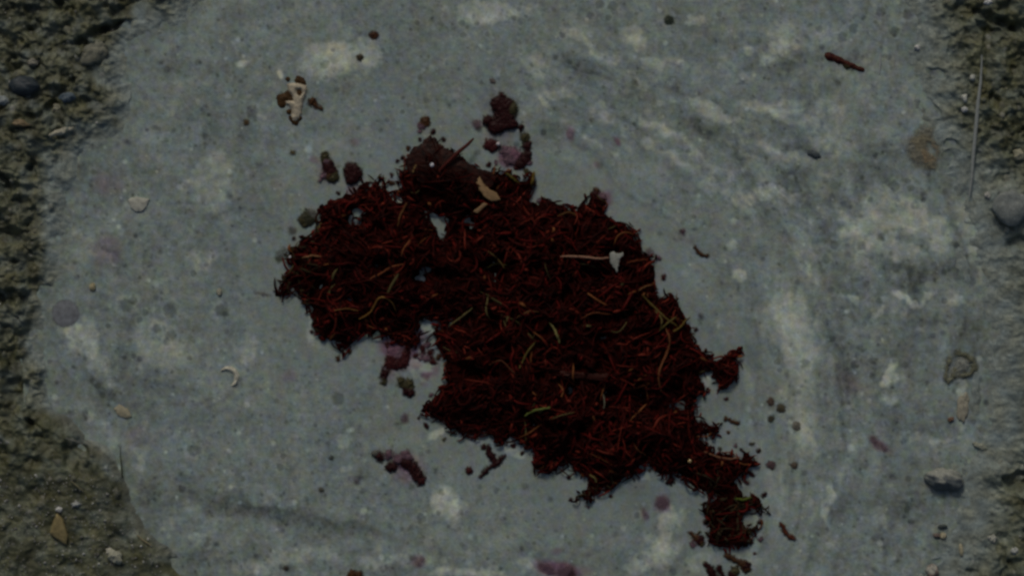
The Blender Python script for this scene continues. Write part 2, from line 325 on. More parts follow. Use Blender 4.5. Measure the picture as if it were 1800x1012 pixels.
bub = [(390,546,13),(300,543,13),(222,536,13),(234,528,8),(255,548,6),(245,562,6),(300,590,10),(293,600,7),(245,630,6),(275,577,9),(190,572,5),(333,628,5),(571,113,8),(585,88,4),(572,136,5),(812,40,6),(838,42,5),(832,29,4),
 (857,60,5),(815,62,6),(733,40,5),(912,16,5),(903,31,6),(925,29,4),(1038,27,7),(1054,8,9),(1077,11,9),(1070,31,6),(989,61,6),(776,864,6),(771,900,5),(443,196,11),(594,700,12),(740,910,9),(497,800,6),(492,820,7),(1275,197,5),
 (363,464,5),(375,450,4),(1466,430,9),(1452,455,8),(1515,432,9),(1548,415,9),(1530,350,6),(1608,360,8),(1545,528,6),(1519,568,5),(1660,528,6),(1502,640,8),(1366,635,6),(1415,638,9),(1370,650,5),(1535,632,9),(1120,905,6),(1600,330,7),
 (1572,326,10),(1596,318,6),(1480,65,9),(1500,50,9),(1548,20,9),(1572,55,9),(1595,25,9),(1555,98,5),(1562,100,6),(1440,52,7),(340,790,12),(320,858,7),(364,955,6),(1264,25,6),(340,480,6),(1100,222,4),(680,210,5),(707,197,5)]
dx_ = 9 * noise(PU, PV, 34, 201) + 4 * noise(PU, PV, 12, 203); dy_ = 9 * noise(PU, PV, 34, 202) + 4 * noise(PU, PV, 12, 204)
zz0 = np.zeros(PU.shape)
inside = PD < 60
calm = np.exp(-np.maximum(sdpoly(PU, PV, CL), 0) / 70.)
# flow lines wrapping round the clump
cx, cy = 800., 740.
ang = np.arctan2(PV - cy, PU - cx); rad = np.hypot(PU - cx, (PV - cy) * 1.02)
wr = rad + 60 * fbm(PU, PV, 170, 3, 211); wa = ang * 420
streak = fbm(wr * 1.0, wa * .22, 34, 4, 221) + .5 * fbm(wr, wa * .16, 14, 3, 231)
sw = ss(-1.5, -1.2, ang) * (1 - ss(.3, .9, ang)) * ss(450, 540, rad) * (1 - ss(700, 860, rad))
sw = sw * ss(-.5, .2, fbm(PU, PV, 120, 3, 233) + .15) + .25 * ss(1.4, 1.8, ang) * ss(180, 260, rad)
lum = 1.0 + .12 * fbm(PU, PV, 260, 3, 241) + .20 * (1 - calm) * fbm(PU + 3 * dx_, PV + 3 * dy_, 130, 5, 243, .6) + .13 * fbm(PU + dx_, PV + dy_, 70, 4, 251) * (1 - .6 * calm)
lum += .30 * streak * sw + .08 * sw * (ss(.10, .35, streak) - ss(.12, .35, -streak))
rgt = ss(1000, 1500, PU)
lum += .26 * fbm(PU, PV, 30, 4, 261) * (1 - .75 * calm) + .24 * fbm(PU, PV, 11, 3, 271) * (1 - .55 * calm)
lum += rgt * .22 * fbm(PU + 2 * dx_, PV + 2 * dy_, 90, 4, 263)
crk = 1 - ss(0, .10, np.abs(fbm(PU + 2 * dx_, PV + 2 * dy_, 48, 3, 281)))
lum += .05 * crk * (1 - calm)
pw = drop(PU, PV, pale, (dx_, dy_)); pw = np.minimum(pw, .95)
bands = [([(905,85),(960,110),(990,165),(1060,200),(1105,238),(1180,272),(1260,330),(1330,372),(1400,440),(1445,520),(1440,600)],8,.55),([(1010,60),(1080,112),(1150,165),(1210,205)],9,.45),
 ([(1200,180),(1290,212),(1360,262),(1430,292),(1462,330)],7,.6),([(1180,225),(1250,290),(1350,345),(1430,400)],6,.4),([(1340,170),(1410,200),(1465,240),(1480,290),(1450,312)],9,.5),([(960,180),(1010,225),(1060,260)],6,.5),
 ([(1690,372),(1706,440),(1740,520),(1765,600)],9,.4),([(540,1006),(640,990),(720,978),(850,1000)],10,.5),([(1110,1012),(1150,945),(1178,890),(1165,860)],10,.5),([(1425,620),(1438,700),(1424,790),(1452,880),(1458,960)],7,.4),
 ([(1345,470),(1350,560),(1346,680),(1372,800)],8,.3),([(345,268),(328,330),(340,395),(375,420)],5,.3),([(380,400),(420,360),(430,310)],5,.25),([(1470,640),(1462,720),(1484,800)],6,.25),([(1150,60),(1250,120),(1330,140)],8,.3),
 ([(300,920),(360,880),(430,850),(500,870)],6,.3),([(430,1000),(520,960),(620,955),(700,965)],6,.3),([(120,560),(150,610),(190,660),(215,700)],7,.4),([(1480,520),(1520,560),(1560,570),(1600,540)],5,.35),([(700,110),(760,70),(860,60),(950,110)],7,.25),
 ([(330,952),(352,930),(378,900)],2.5,.6),([(480,420),(430,470),(400,530)],6,.2),([(1560,20),(1520,90),(1550,170)],9,.3)]
gate = ss(-.4, .4, fbm(PU, PV, 60, 4, 288)) * .8
for pts, w_, st_ in bands:
    w_ = w_ * 1.55
    dd = sdseg(PU + 1.2 * dx_, PV + 1.2 * dy_, pts); pw = np.maximum(pw, st_ * gate * np.exp(-(dd / w_) ** 2)) + .12 * st_ * gate * np.exp(-(dd / (w_ * .4)) ** 2)
pw = np.minimum(pw, 1.0)
pw = pw * (.7 + .5 * ss(-.3, .3, fbm(PU, PV, 18, 3, 285)))
pw = pw * ss(.04, .30, pw + .16 * fbm(PU, PV, 16, 3, 287))
blot = ss(.06, .30, fbm(PU + dx_, PV + dy_, 42, 4, 264)) - ss(.06, .30, fbm(PU - dy_, PV + dx_, 48, 4, 265))
lum += blot * (.05 + .10 * rgt + .07 * (1 - ss(350, 550, PU)) + .06 * ss(820, 950, PV)) * (1 - calm)
film = ss(.08, .30, fbm(PU + 2 * dx_, PV + 2 * dy_, 30, 5, 266, .6)); film2 = ss(.10, .30, fbm(PU + dx_, PV - dy_, 110, 5, 267, .58))
lum += (.13 * film + .12 * film2 - .03) * (1 - calm)
for pts, w_, st_ in darkb:
    lum -= st_ * np.exp(-(sdseg(PU + 1.2 * dx_, PV + 1.2 * dy_, pts) / w_) ** 2)
lum -= .16 * ss(.18, .42, fbm(PU, PV, 13, 3, 273)) * (1 - calm)
lum += .16 * fbm(PU, PV, 6, 2, 269) * (1 - .5 * calm)
lum += pw * .95 + drop(PU, PV, darkp, (dx_, dy_)) * .9
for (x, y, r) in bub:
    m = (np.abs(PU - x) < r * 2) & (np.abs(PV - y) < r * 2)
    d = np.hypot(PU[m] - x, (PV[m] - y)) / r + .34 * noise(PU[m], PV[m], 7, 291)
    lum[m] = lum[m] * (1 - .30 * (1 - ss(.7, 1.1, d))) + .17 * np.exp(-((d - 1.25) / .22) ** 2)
# specks
for k in range(6500):
    x = rng.uniform(60, 1760); y = rng.uniform(-60, 1080); r = 1.6 + rng.exponential(1.5)
    if r > 8: continue
    i0 = int((y + 170) / 1.8); j0 = int((x + 20) / 1.8); w = int(r / 1.8 * 1.6) + 2
    sl = (slice(max(i0 - w, 0), i0 + w + 1), slice(max(j0 - w, 0), j0 + w + 1))
    if calm[min(i0, PU.shape[0]-1), min(j0, PU.shape[1]-1)] > .5 and rng.random() < .85: continue
    d = np.hypot(PU[sl] - x, PV[sl] - y) / r
    s_ = rng.choice([-.34, .30, .18, -.16, .6], p=[.40, .16, .16, .24, .04])
    lum[sl] = lum[sl] + s_ * (1 - ss(.5, 1.2, d))
lum = np.clip(lum, .35, 2.1)
base = np.array([.268, .316, .290]); warm = np.array([.33, .358, .296])
t = np.clip(pw * .9 + .25 * ss(1.1, 1.5, lum), 0, 1)[..., None]
C = (base * (1 - t) + warm * t) * lum[..., None]
hue = fbm(PU, PV, 90, 3, 295)[..., None]; hue2 = noise(PU, PV, 11, 297)[..., None]
C = C * (1 + hue * np.array([.05, .0, -.12])) * (1 + hue2 * np.array([.06, .04, -.16])) * (1 + fbm(PU, PV, 24, 2, 298)[..., None] * np.array([-.10, .05, .0]))
# faint stains seeping from the red matter / violet patches (coloured silt)
stain = [(700,606,32,24,0,.9),(728,594,26,16,0,.8),(750,622,10,14,0,.4),(735,640,8,8,0,.5),(764,655,8,10,0,.5),(746,676,8,6,0,.4),(900,282,24,14,0,.7),(880,240,26,24,0,.35),(722,812,34,18,20,.45),(990,1003,50,14,0,.6),(770,640,8,16,0,.4),(575,300,18,26,0,.35),(1062,346,20,14,0,.5),(680,660,14,20,0,.4),(1150,470,14,30,0,.2),(1285,640,24,30,0,.25),(870,190,26,26,0,.25),(190,322,30,24,0,.35),(187,440,28,28,0,.45),(240,770,26,20,0,.3),(1490,672,28,26,0,.35),(1003,236,7,16,0,.8),(1086,248,9,5,50,.9),(1047,289,7,6,0,.5),(625,250,10,8,0,.6),(553,281,10,8,0,.6),(838,218,9,8,0,.6),
         (705,612,34,24,0,.9),(700,640,30,14,0,.5),(895,275,22,18,0,.9),(712,830,26,20,20,.7),(1165,884,17,16,0,.8),(1134,903,8,14,-20,.6),(975,996,40,14,10,.9),(978,968,10,6,0,.6),(1545,780,24,9,30,.7),(510,660,10,14,0,.35),
         (735,985,14,12,0,.6),(1200,408,5,6,0,.6),(750,660,10,8,0,.8),(1060,352,16,16,0,.6),(622,335,14,14,0,.7),(712,735,8,10,0,.5),(1230,440,10,8,0,.3),(1310,690,20,10,0,.1),(1180,285,16,12,0,.2),(640,245,8,6,0,.2)]
st = np.clip(drop(PU, PV, stain, (dx_ * .4, dy_ * .4)), 0, 1)[..., None]
C = C * (1 - st) + C * np.array([.80, .44, .60]) * st
# brown murk where the water thins out on the mud
shore = (1 - ss(4, 34, -PD + 10 * fbm(PU, PV, 40, 3, 299)))[..., None] * (.35 + .0 * PU[..., None])
C = C * (1 - shore) + C * np.array([.72, .74, .64]) * shore
PZ = .35 * fbm(PU, PV, 60, 3, 301) * (1 - calm) + .5 * pw * (fbm(PU, PV, 14, 3, 303) + .4) + .25 * noise(PU, PV, 7, 305) * (1 - .8 * calm)
keep = (PD < 40); kf = keep[:-1, :-1] & keep[1:, 1:]
F = grid_faces(len(px_), len(py_), kf)
Vp, F, Cp = compact(np.column_stack([PU.ravel(), PV.ravel(), PZ.ravel()]), F, C.reshape(-1, 3))
puddle = mesh_np("puddle_water", Vp, F, Cp, M_pud); tag(puddle, kind="structure")

# ------------------------------------------------------------------ islands: lumps that rise out of the water or mud
def island(name, circles=(), segs=(), polys=(), holes=(), H=6, k=4, step=1.5, z0=None, mat=None, rag=2.6, lump=1.5, seed=0, parent=None, basecol=(.04,.008,.006), loc=None, hair=0, fuse=3.0, film=None):
    xs = [c[0] for c in circles] + [p[0] for s in segs for p in s[0]] + [p[0] for P in polys for p in P]
    ys = [c[1] for c in circles] + [p[1] for s in segs for p in s[0]] + [p[1] for P in polys for p in P]
    R = max([c[2] for c in circles] + [s[1] for s in segs] + [0]) + 8
    ax = np.arange(min(xs) - R, max(xs) + R, step); ay = np.arange(min(ys) - R, max(ys) + R, step)
    X, Y = np.meshgrid(ax, ay); best = np.full(X.shape, -99.); acc = np.zeros(X.shape); col = np.tile(np.array(basecol), X.shape + (1,))
    def put(f, cc):
        nonlocal best, col, acc
        if cc is not None: col = np.where((f > best)[..., None], np.array(cc), col)
        best = np.maximum(best, f); acc = acc + np.exp(np.clip(f, -40, 60) / fuse)
    for c_ in circles: put(c_[2] - np.hypot(X - c_[0], Y - c_[1]), c_[3] if len(c_) > 3 else None)
    for s_ in segs: put(s_[1] - sdseg(X, Y, s_[0]), s_[2] if len(s_) > 2 else None)
    for P in polys: put(-sdpoly(X, Y, P), None)
    s = fuse * np.log(acc + 1e-9)
    for P in holes: s = np.minimum(s, sdpoly(X, Y, P))
    s = s + .35 * rag + rag * (1.6 * fbm(X, Y, 9, 3, 400 + seed) + .9 * fbm(X, Y, 4, 2, 410 + seed))
    if z0 is None: z0 = 0
    top_ = H * (1 - np.exp(-np.maximum(s, 0) / k)) + lump * fbm(X, Y, 6, 3, 430 + seed) * ss(0, 3, s)
    Zi = np.where(s > 0, top_, s * 1.6) + z0
    kp = s > -3; kf = kp[:-1, :-1] & kp[1:, 1:] & kp[1:, :-1] & kp[:-1, 1:]
    if not kf.any(): return None
    F = grid_faces(len(ax), len(ay), kf)
    for _ in range(2): col[1:-1, 1:-1] = (col[:-2, 1:-1] + col[2:, 1:-1] + col[1:-1, :-2] + col[1:-1, 2:] + 2 * col[1:-1, 1:-1]) / 6
    col = col * (1 + .5 * fbm(X, Y, 9, 3, 460 + seed)[..., None])
    if film: col = np.concatenate([col, (film[0] * ss(-1.5, film[1], s + 1.5 * fbm(X, Y, 5, 2, 470 + seed)))[..., None]], -1); Zi = np.maximum(Zi, .35 + .1 * s + .05 * H)
    V_, F, C_ = compact(np.column_stack([X.ravel(), Y.ravel(), Zi.ravel()]), F, col.reshape(-1, col.shape[-1]))
    if hair:
        hr = np.random.default_rng(900 + seed); VV = [V_]; FF = [F]; CC = [C_]; off = len(V_)
        for c_ in [c for c in circles if len(c) > 3 and c[2] >= 5 and c[3] in (MA, RD, BR, GR)]:
            for q in range(int(hair)):
                a = hr.uniform(0, 6.28); L = c_[2] * hr.uniform(.9, 1.5); pts = []; x, y = c_[0] - math.cos(a) * 2, c_[1] - math.sin(a) * 2
                for t in range(7):
                    pts.append((x, y, max(.5, H * .9 * (1 - (t / 6) ** 2)))); a += hr.normal(0, .4); x += math.cos(a) * L / 5; y += math.sin(a) * L / 5
                Vt, Ft = tube(pts, [1.5, 1.7, 1.7, 1.6, 1.4, 1.1, .5], 5)
                VV.append(Vt); FF.append(Ft + off); off += len(Vt); CC.append(np.tile(np.r_[np.array(c_[3]) * hr.uniform(.7, 1.9), [1.] * (C_.shape[1] - 3)], (len(Vt), 1)))
        V_, F, C_ = np.vstack(VV), np.vstack(FF), np.vstack(CC)
    return mesh_np(name, V_, F, C_, mat, parent=parent, loc=loc)
def tube(pts, rads, sides=6, flat=1.0):
    P = np.array(pts, float); n = len(P); T = np.gradient(P, axis=0); T /= np.linalg.norm(T, axis=1)[:, None] + 1e-9
    up = np.array([0, 0, 1.]); A = np.cross(T, up); A /= np.linalg.norm(A, axis=1)[:, None] + 1e-9; B = np.cross(A, T)
    r = np.array(rads, float)[:, None]; vs = []
    for k in range(sides):
        a = 2 * math.pi * k / sides; vs.append(P + A * r * math.cos(a) + B * r * math.sin(a) * flat)
    Vt = np.stack(vs, 1).reshape(-1, 3); i = np.arange(n - 1)[:, None] * sides; k = np.arange(sides)[None]; k2 = (k + 1) % sides
    F = np.stack([i + k, i + k2, i + sides + k2, i + sides + k], -1).reshape(-1, 4)
    return Vt, F
def smooth_path(pts, n=14, wob=0, seed=0):
    P = np.array(pts, float); d = np.r_[0, np.cumsum(np.hypot(*np.diff(P[:, :2], axis=0).T))]; t = np.linspace(0, d[-1], n)
    out = np.stack([np.interp(t, d, P[:, j]) for j in range(P.shape[1])], 1)
    for _ in range(3): out[1:-1] = .25 * out[:-2] + .5 * out[1:-1] + .25 * out[2:]
    if wob:
        r_ = np.random.default_rng(seed); out[1:-1, :2] += r_.normal(0, wob, (n - 2, 2))
    return out

# ------------------------------------------------------------------ the red clump
root = empty("fibre_clump", 900, 560)
tag(root, "large dark red clump of matted wet plant fibres lying in the grey puddle", "plant clump")
rl = (float(Wx(900)), float(Wy(560)), 0.)
cxs = np.arange(460, 1365, 2.0); cys = np.arange(228, 985, 2.0)
X, Y = np.meshgrid(cxs, cys)
CS = -sdpoly(X, Y, CL)
for P in HOLES: CS = np.minimum(CS, sdpoly(X, Y, P))
HS = np.full(X.shape, 99.)
for P in HOLES: HS = np.minimum(HS, sdpoly(X, Y, P))
HS = HS + 4.5 * fbm(X, Y, 12, 3, 507)
CS = CS + 1 + 11 * fbm(X, Y, 26, 4, 503) + 4 * fbm(X, Y, 9, 2, 505)
CS = np.minimum(CS, HS)
CSr = CS - 3.2 + 3 * fbm(X, Y, 13, 3, 501)
thick = 11 + 17 * ss(6, 60, CS)
mound = thick * (1 - np.exp(-np.maximum(CSr, 0) / 9)) + ss(0, 25, CSr) * (16 * fbm(X, Y, 75, 3, 511) + 14 * fbm(X, Y, 30, 3, 521) + 4 * fbm(X, Y, 8, 2, 531))
mound -= ss(10, 40, CSr) * 22 * ss(.05, .40, fbm(X, Y, 45, 3, 541))
CZ = np.where(CSr > 0, mound, CSr * 1.5)
kp = CSr > -3; kf = kp[:-1, :-1] & kp[1:, 1:] & kp[1:, :-1] & kp[:-1, 1:]
F = grid_faces(len(cxs), len(cys), kf)
cc = np.array([.013, .0015, .001]) * (.8 + .8 * ss(-.3, .4, fbm(X, Y, 30, 3, 551)))[..., None]  # near-black core colour puts cavity shade between the strands
V_, F, C_ = compact(np.column_stack([X.ravel(), Y.ravel(), CZ.ravel()]), F, cc.reshape(-1, 3))
mesh_np("matted_core", V_, F, C_, M_mat, parent=root, loc=rl)
def csamp(A, u, v):
    j = np.clip(((np.asarray(u) - 460) / 2).astype(int), 0, A.shape[1] - 1); i = np.clip(((np.asarray(v) - 228) / 2).astype(int), 0, A.shape[0] - 1); return A[i, j]
inside_idx = np.argwhere(CS > -1); edge_idx = np.argwhere((CS > -1) & (CS < 9))
wild = []
cavity_shade = fbm(X, Y, 75, 3, 561) + .5 * fbm(X, Y, 28, 2, 563)
def col_strand(u, v):
    q = rng.random(); dd = float(csamp(cavity_shade, u, v))         # darker fibre colours in patches, painting the shade of cavities
    q = q - .55 * max(0, .05 - dd) * 2 if q > .5 else q
    tail = v > 850
    if q < .62: b = np.array([.024, .0024, .0014]) * rng.uniform(.35, 1.5)
    elif q < .84: b = np.array([.062, .0050, .0036]) * rng.uniform(.6, 1.4)
    elif q < .95: b = np.array([.105, .016, .009]) * rng.uniform(.6, 1.4)
    elif q < .988: b = np.array([.14, .050, .017]) * rng.uniform(.5, 1.4)
    else: b = np.array([.085, .068, .026]) * rng.uniform(.4, 1.3)
    if tail and rng.random() < .4: b = np.array([.028, .020, .010])
    if u < 560 and rng.random() < .3: b = np.array([.026, .018, .008])
    return b
def make_strand(u, v, L, r, a, out=3.0, curl=.35):
    n = max(4, int(L / 6)); pts = [(u, v)]; k = rng.normal(0, curl * .5)
    for _ in range(n):
        k = k * .8 + rng.normal(0, curl * .35); a += k
        u += math.cos(a) * L / n; v += math.sin(a) * L / n; pts.append((u, v))
    P = np.array(pts); s = csamp(CS, P[:, 0], P[:, 1])
    bad = s < -out
    if bad.any():
        e = int(np.argmax(bad))
        if e < 3: return None
        P = P[:e]
    return P
def strand_mesh(P, r, lift, arch, sides=5):
    z = csamp(CZ, P[:, 0], P[:, 1]); z = np.maximum(z, .6)
    for _ in range(3): z[1:-1] = (z[:-2] + z[1:-1] * 2 + z[2:]) / 4
    n = len(P); t = np.linspace(0, 1, n)
    z = z + lift + arch * np.sin(t * math.pi)
    rr = r * (.45 + .55 * np.sin(np.clip(t * 1.0 + .0, 0, 1) * math.pi) ** .6); rr[0] *= .6; rr[-1] *= .35
    return tube(np.column_stack([P, z]), rr, sides, .65)
items = []
hollow_c = ss(-.02, .24, fbm(X, Y, 45, 3, 541))
for k in range(6600):
    e = rng.random() < .2
    i, j = (edge_idx if e else inside_idx)[rng.integers(len(edge_idx) if e else len(inside_idx))]
    u, v = cxs[j] + rng.uniform(-1, 1), cys[i] + rng.uniform(-1, 1)
    leafzone = -csamp(np.zeros_like(CS), u, v)
    if rng.random() < .93 * float(csamp(hollow_c, u, v)) and not e: continue
    L = rng.uniform(14, 60) if not e else rng.uniform(12, 36)
    r = rng.uniform(.9, 2.2) if rng.random() < .93 else rng.uniform(2.2, 3.4)
    if rng.random() < .34: L = rng.uniform(8, 20); r = rng.uniform(1.4, 3.2)      # broken stubs and crumbs
    P = make_strand(u, v, L, r, rng.uniform(0, 2 * math.pi), out=((13. if rng.random() < .3 else 7.0) if e else 3.0), curl=rng.choice([.12, .3, .6]))
    if P is None or (csamp(HS, P[:, 0], P[:, 1]) < -1.5).any(): continue
    col = col_strand(u, v)
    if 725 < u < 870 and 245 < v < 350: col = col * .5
    items.append((P, r, rng.uniform(0, 3.2), rng.uniform(0, 7), col, L * r))
for k in range(60):        # fibres draped over the leaf scrap
    u = rng.uniform(712, 872); v = rng.uniform(252, 350)
    if sdpoly(np.array([u]), np.array([v]), [(740,257),(716,280),(716,310),(770,345),(838,352),(874,325),(870,306),(810,290),(775,262)])[0] > 0: continue
    P = make_strand(u, v, rng.uniform(14, 44), 1.5, rng.uniform(0, 6.28), out=8, curl=.3)
    if P is not None: items.append((P, rng.uniform(.9, 2.2), 13 + rng.uniform(0, 5), 2, col_strand(u, v) * .8, 0))
items.sort(key=lambda t: -t[5])
feature = [  # polyline, radius, colour, label
 ([(632,560),(650,552),(662,535),(665,522),(680,519),(692,530),(697,546)],1.9,(.26,.13,.035),"long curled golden strand in the left lobe"),
 ([(590,545),(610,541),(632,546)],1.6,(.20,.09,.03),None),
 ([(652,490),(672,480),(690,468),(712,464)],2.1,(.22,.07,.028),None),
 ([(533,453),(550,449),(566,451)],1.9,(.30,.15,.07),None),
 ([(965,566),(973,574),(979,588),(983,602)],2.3,(.24,.21,.075),"short pale green strand"),
 ([(913,646),(925,620),(942,598)],2.2,(.15,.11,.03),None),
 ([(922,729),(935,720),(950,716),(972,714)],2.3,(.16,.19,.045),"bright green strand"),
 ([(1161,686),(1154,662),(1160,640),(1174,616),(1178,596),(1169,574)],2.4,(.21,.075,.03),"long bent tan strand near the right edge"),
 ([(1128,518),(1150,540),(1170,560),(1192,574)],2.2,(.15,.105,.03),None),
 ([(1158,580),(1172,566),(1188,556)],1.9,(.14,.11,.03),None),
 ([(1182,582),(1198,572),(1207,558)],2.2,(.17,.11,.025),None),
 ([(1290,874),(1304,877),(1320,873)],2.8,(.12,.15,.025),"bright green strand at the lower tail"),
 ([(1060,716),(1062,702),(1058,686)],1.4,(.17,.16,.11),None),
 ([(858,442),(872,452),(888,472)],1.8,(.16,.10,.035),None),
 ([(850,474),(870,462),(892,466)],1.6,(.12,.10,.03),None),
 ([(939,302),(937,314),(934,328)],3.0,(.16,.11,.025),None),
 ([(889,304),(900,312),(912,322)],2.6,(.11,.09,.02),None),
 ([(1236,792),(1262,802),(1284,806),(1302,802)],2.0,(.24,.11,.06),None),
 ([(828,376),(840,366),(856,360)],1.8,(.20,.12,.04),None),
 ([(726,304),(730,294),(738,284)],2.0,(.25,.16,.06),None),
 ([(700,398),(704,380),(716,356)],1.8,(.16,.07,.025),None),
 ([(1100,462),(1118,458),(1138,455)],2.2,(.12,.03,.012),None),
 ([(1120,512),(1130,504),(1146,500)],1.8,(.20,.09,.035),None),
 ([(905,560),(930,545),(948,548)],1.5,(.15,.07,.03),None),
 ([(790,572),(812,556),(832,540)],1.7,(.19,.15,.06),None),
 ([(860,640),(880,630),(905,655)],1.6,(.11,.04,.02),None),
 ([(1020,560),(1040,548),(1075,552)],1.5,(.14,.045,.018),None),
 ([(965,735),(985,728),(1010,722)],1.6,(.11,.08,.03),None),
 ([(980,380),(1000,372),(1018,382)],1.8,(.13,.06,.02),None),
 ([(1110,772),(1120,790),(1135,798)],1.6,(.10,.035,.015),None),
 ([(1036,832),(1045,838),(1048,846)],2.2,(.18,.14,.05),None),
 ([(1150,545),(1162,560),(1160,580)],1.6,(.16,.12,.04),None),
]
n_named = 0
for idx, (pl, r, col, lab) in enumerate(feature):
    P = smooth_path(pl, 16, .35, idx); z = np.maximum(csamp(CZ, P[:, 0], P[:, 1]), 1)
    for _ in range(6): z[1:-1] = (z[:-2] + z[1:-1] * 2 + z[2:]) / 4
    z = np.maximum(z, z.mean() * .8) + 5.5 + 3 * np.sin(np.linspace(0, math.pi, 16))
    t = np.linspace(0, 1, 16); rr = r * (.5 + .5 * np.sin(t * math.pi) ** .5) * (1 + .15 * np.sin(t * 23 + idx)); rr[-1] *= .5
    Vt, Ft = tube(np.column_stack([P, z]), rr, 7)
    col = np.array(col) * .62
    o = mesh_np("strand", Vt, Ft, col, M_fib, parent=root, loc=rl); n_named += 1
    if lab: o["label"] = lab
VV = []; FF = []; CC = []; off = 0
for n, (P, r, lift, arch, col, _) in enumerate(items):
    Vt, Ft = strand_mesh(P, r, lift, arch)
    if n < 97 - n_named:
        mesh_np("strand", Vt, Ft, col, M_fib, parent=root, loc=rl); continue
    VV.append(Vt); FF.append(Ft + off); off += len(Vt)
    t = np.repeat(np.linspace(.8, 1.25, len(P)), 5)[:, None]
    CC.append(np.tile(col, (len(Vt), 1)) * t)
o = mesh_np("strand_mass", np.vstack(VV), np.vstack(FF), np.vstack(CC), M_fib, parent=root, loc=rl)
tag(o, kind="stuff")

# ------------------------------------------------------------------ flat scraps lying on the clump
def slab(name, P, z, th, col, mat, tilt=(0, 0), dome=0., parent=None, loc=None, jit=.5, seed=0):
    """solid chip with its own thickness, rounded rim and uneven top"""
    r_ = np.random.default_rng(seed); P = np.array(P, float); ctr = P.mean(0)
    pts = []
    for i in range(len(P)):
        a, b = P[i], P[(i + 1) % len(P)]; m = max(1, int(np.hypot(*(b - a)) / 3))
        for t in range(m): pts.append(a + (b - a) * t / m + r_.normal(0, jit, 2))
    pts = np.array(pts); n = len(pts); rings = [(1, -th), (1.03, -th * .5), (1, -.12 * th), (.9, .0), (.65, dome * .6), (.35, dome * .9)]
    Vs = []
    for sc_, dz in rings:
        q = ctr + (pts - ctr) * sc_
        zz = z + dz + (q[:, 0] - ctr[0]) * tilt[0] + (q[:, 1] - ctr[1]) * tilt[1] + r_.normal(0, .18 * (sc_ < 1), n)
        Vs.append(np.column_stack([q, zz]))
    Vs.append(np.array([[ctr[0], ctr[1], z + dome]])); V_ = np.vstack(Vs); F_ = []
    for k in range(len(rings) - 1):
        for i in range(n): F_.append([k * n + i, k * n + (i + 1) % n, (k + 1) * n + (i + 1) % n, (k + 1) * n + i])
    k = len(rings) - 1
    for i in range(n): F_.append([k * n + i, k * n + (i + 1) % n, (k + 1) * n])
    F_.append(list(range(n))[::-1])
    c_ = np.array(col) * (1 + .25 * noise(V_[:, 0], V_[:, 1], 8, 600 + seed)[:, None])
    o = mesh_np(name, V_, F_, c_, mat, parent=parent, loc=loc, smooth=True)
    return o
czm = lambda u, v: float(csamp(CZ, u, v))
leaf = slab("leaf_scrap", [(756,241),(745,250),(740,257),(727,263),(718,275),(716,292),(722,308),(745,322),(770,334),(800,346),(838,344),(862,330),(874,308),(839,296),(814,283),(793,267),(772,254),(765,243)],
            19, 2.2, (.022, .0058, .0034), M_leaf, tilt=(.02, .03), dome=4, jit=1.1, seed=3)
tag(leaf, "flat dark brown leaf scrap on the top end of the red clump", "leaf")
tw = smooth_path([(764,312,26),(780,294,29),(800,274,30),(812,264,28),(822,256,25),(833,244,20)], 16, .3, 4)
Vt, Ft = tube(tw, [1.2,1.7,2,2.3,2.5,2.7,3,3.2,3.6,3.8,3.4,3.2,3.0,2.8,2.4,1.5], 8)
o = mesh_np("red_twig", Vt, Ft, (.062, .012, .009), M_frag); tag(o, "straight dark red twig laid across the brown leaf scrap", "twig")
chip = slab("wood_chip", [(844,312),(850,323),(861,334),(873,339),(880,352),(864,354),(853,348),(843,334),(837,321)], 34, 3.5, (.24, .15, .07), M_pale, tilt=(-.1, .1), dome=1.2, jit=.4, seed=5)
tag(chip, "tan wood chip at the top end of the red clump beside the brown leaf scrap", "wood chip")
chip2 = slab("wood_splinter", [(832,371),(839,375),(848,368),(857,359),(851,357),(842,364)], 32, 2.5, (.22, .135, .065), M_pale, dome=.8, jit=.3, seed=6)
tag(chip2, "small tan splinter just below the tan wood chip on the red clump", "splinter")
fl = slab("white_flake", [(1071,445),(1078,443),(1085,446),(1093,444),(1095,450),(1088,457),(1087,466),(1083,478),(1080,471),(1074,467),(1071,457)], 36, 2.2, (.29, .295, .25), M_pale, tilt=(.05, -.08), dome=1.0, jit=.8, seed=7)
tag(fl, "small pale grey tooth shaped flake on the right side of the red clump", "flake")
Vt, Ft = tube(smooth_path([(984,451,33),(1000,450,36),(1030,451.5,37),(1050,455,37),(1069,453,35)], 18, .25, 8), [.9,1.3,1.6,1.9,2,2.1,2.1,2.2,2.2,2.3,2.2,2.1,2.0,1.9,1.8,1.6,1.6,1.4], 7)
o = mesh_np("pale_twig", Vt, Ft, (.26, .14, .09), M_fib); tag(o, "thin pale tan twig pointing left from the pale grey flake on the red clump", "twig")
o = slab("red_sliver", [(985,650),(1010,652),(1040,654),(1070,655),(1096,660),(1090,666),(1065,668),(1030,664),(1000,662),(985,658)], 34, 2.5, (.038, .010, .007), M_frag, dome=1.2, jit=.5, seed=9)
tag(o, "dull red leaf sliver lying across the middle of the red clump", "leaf sliver")
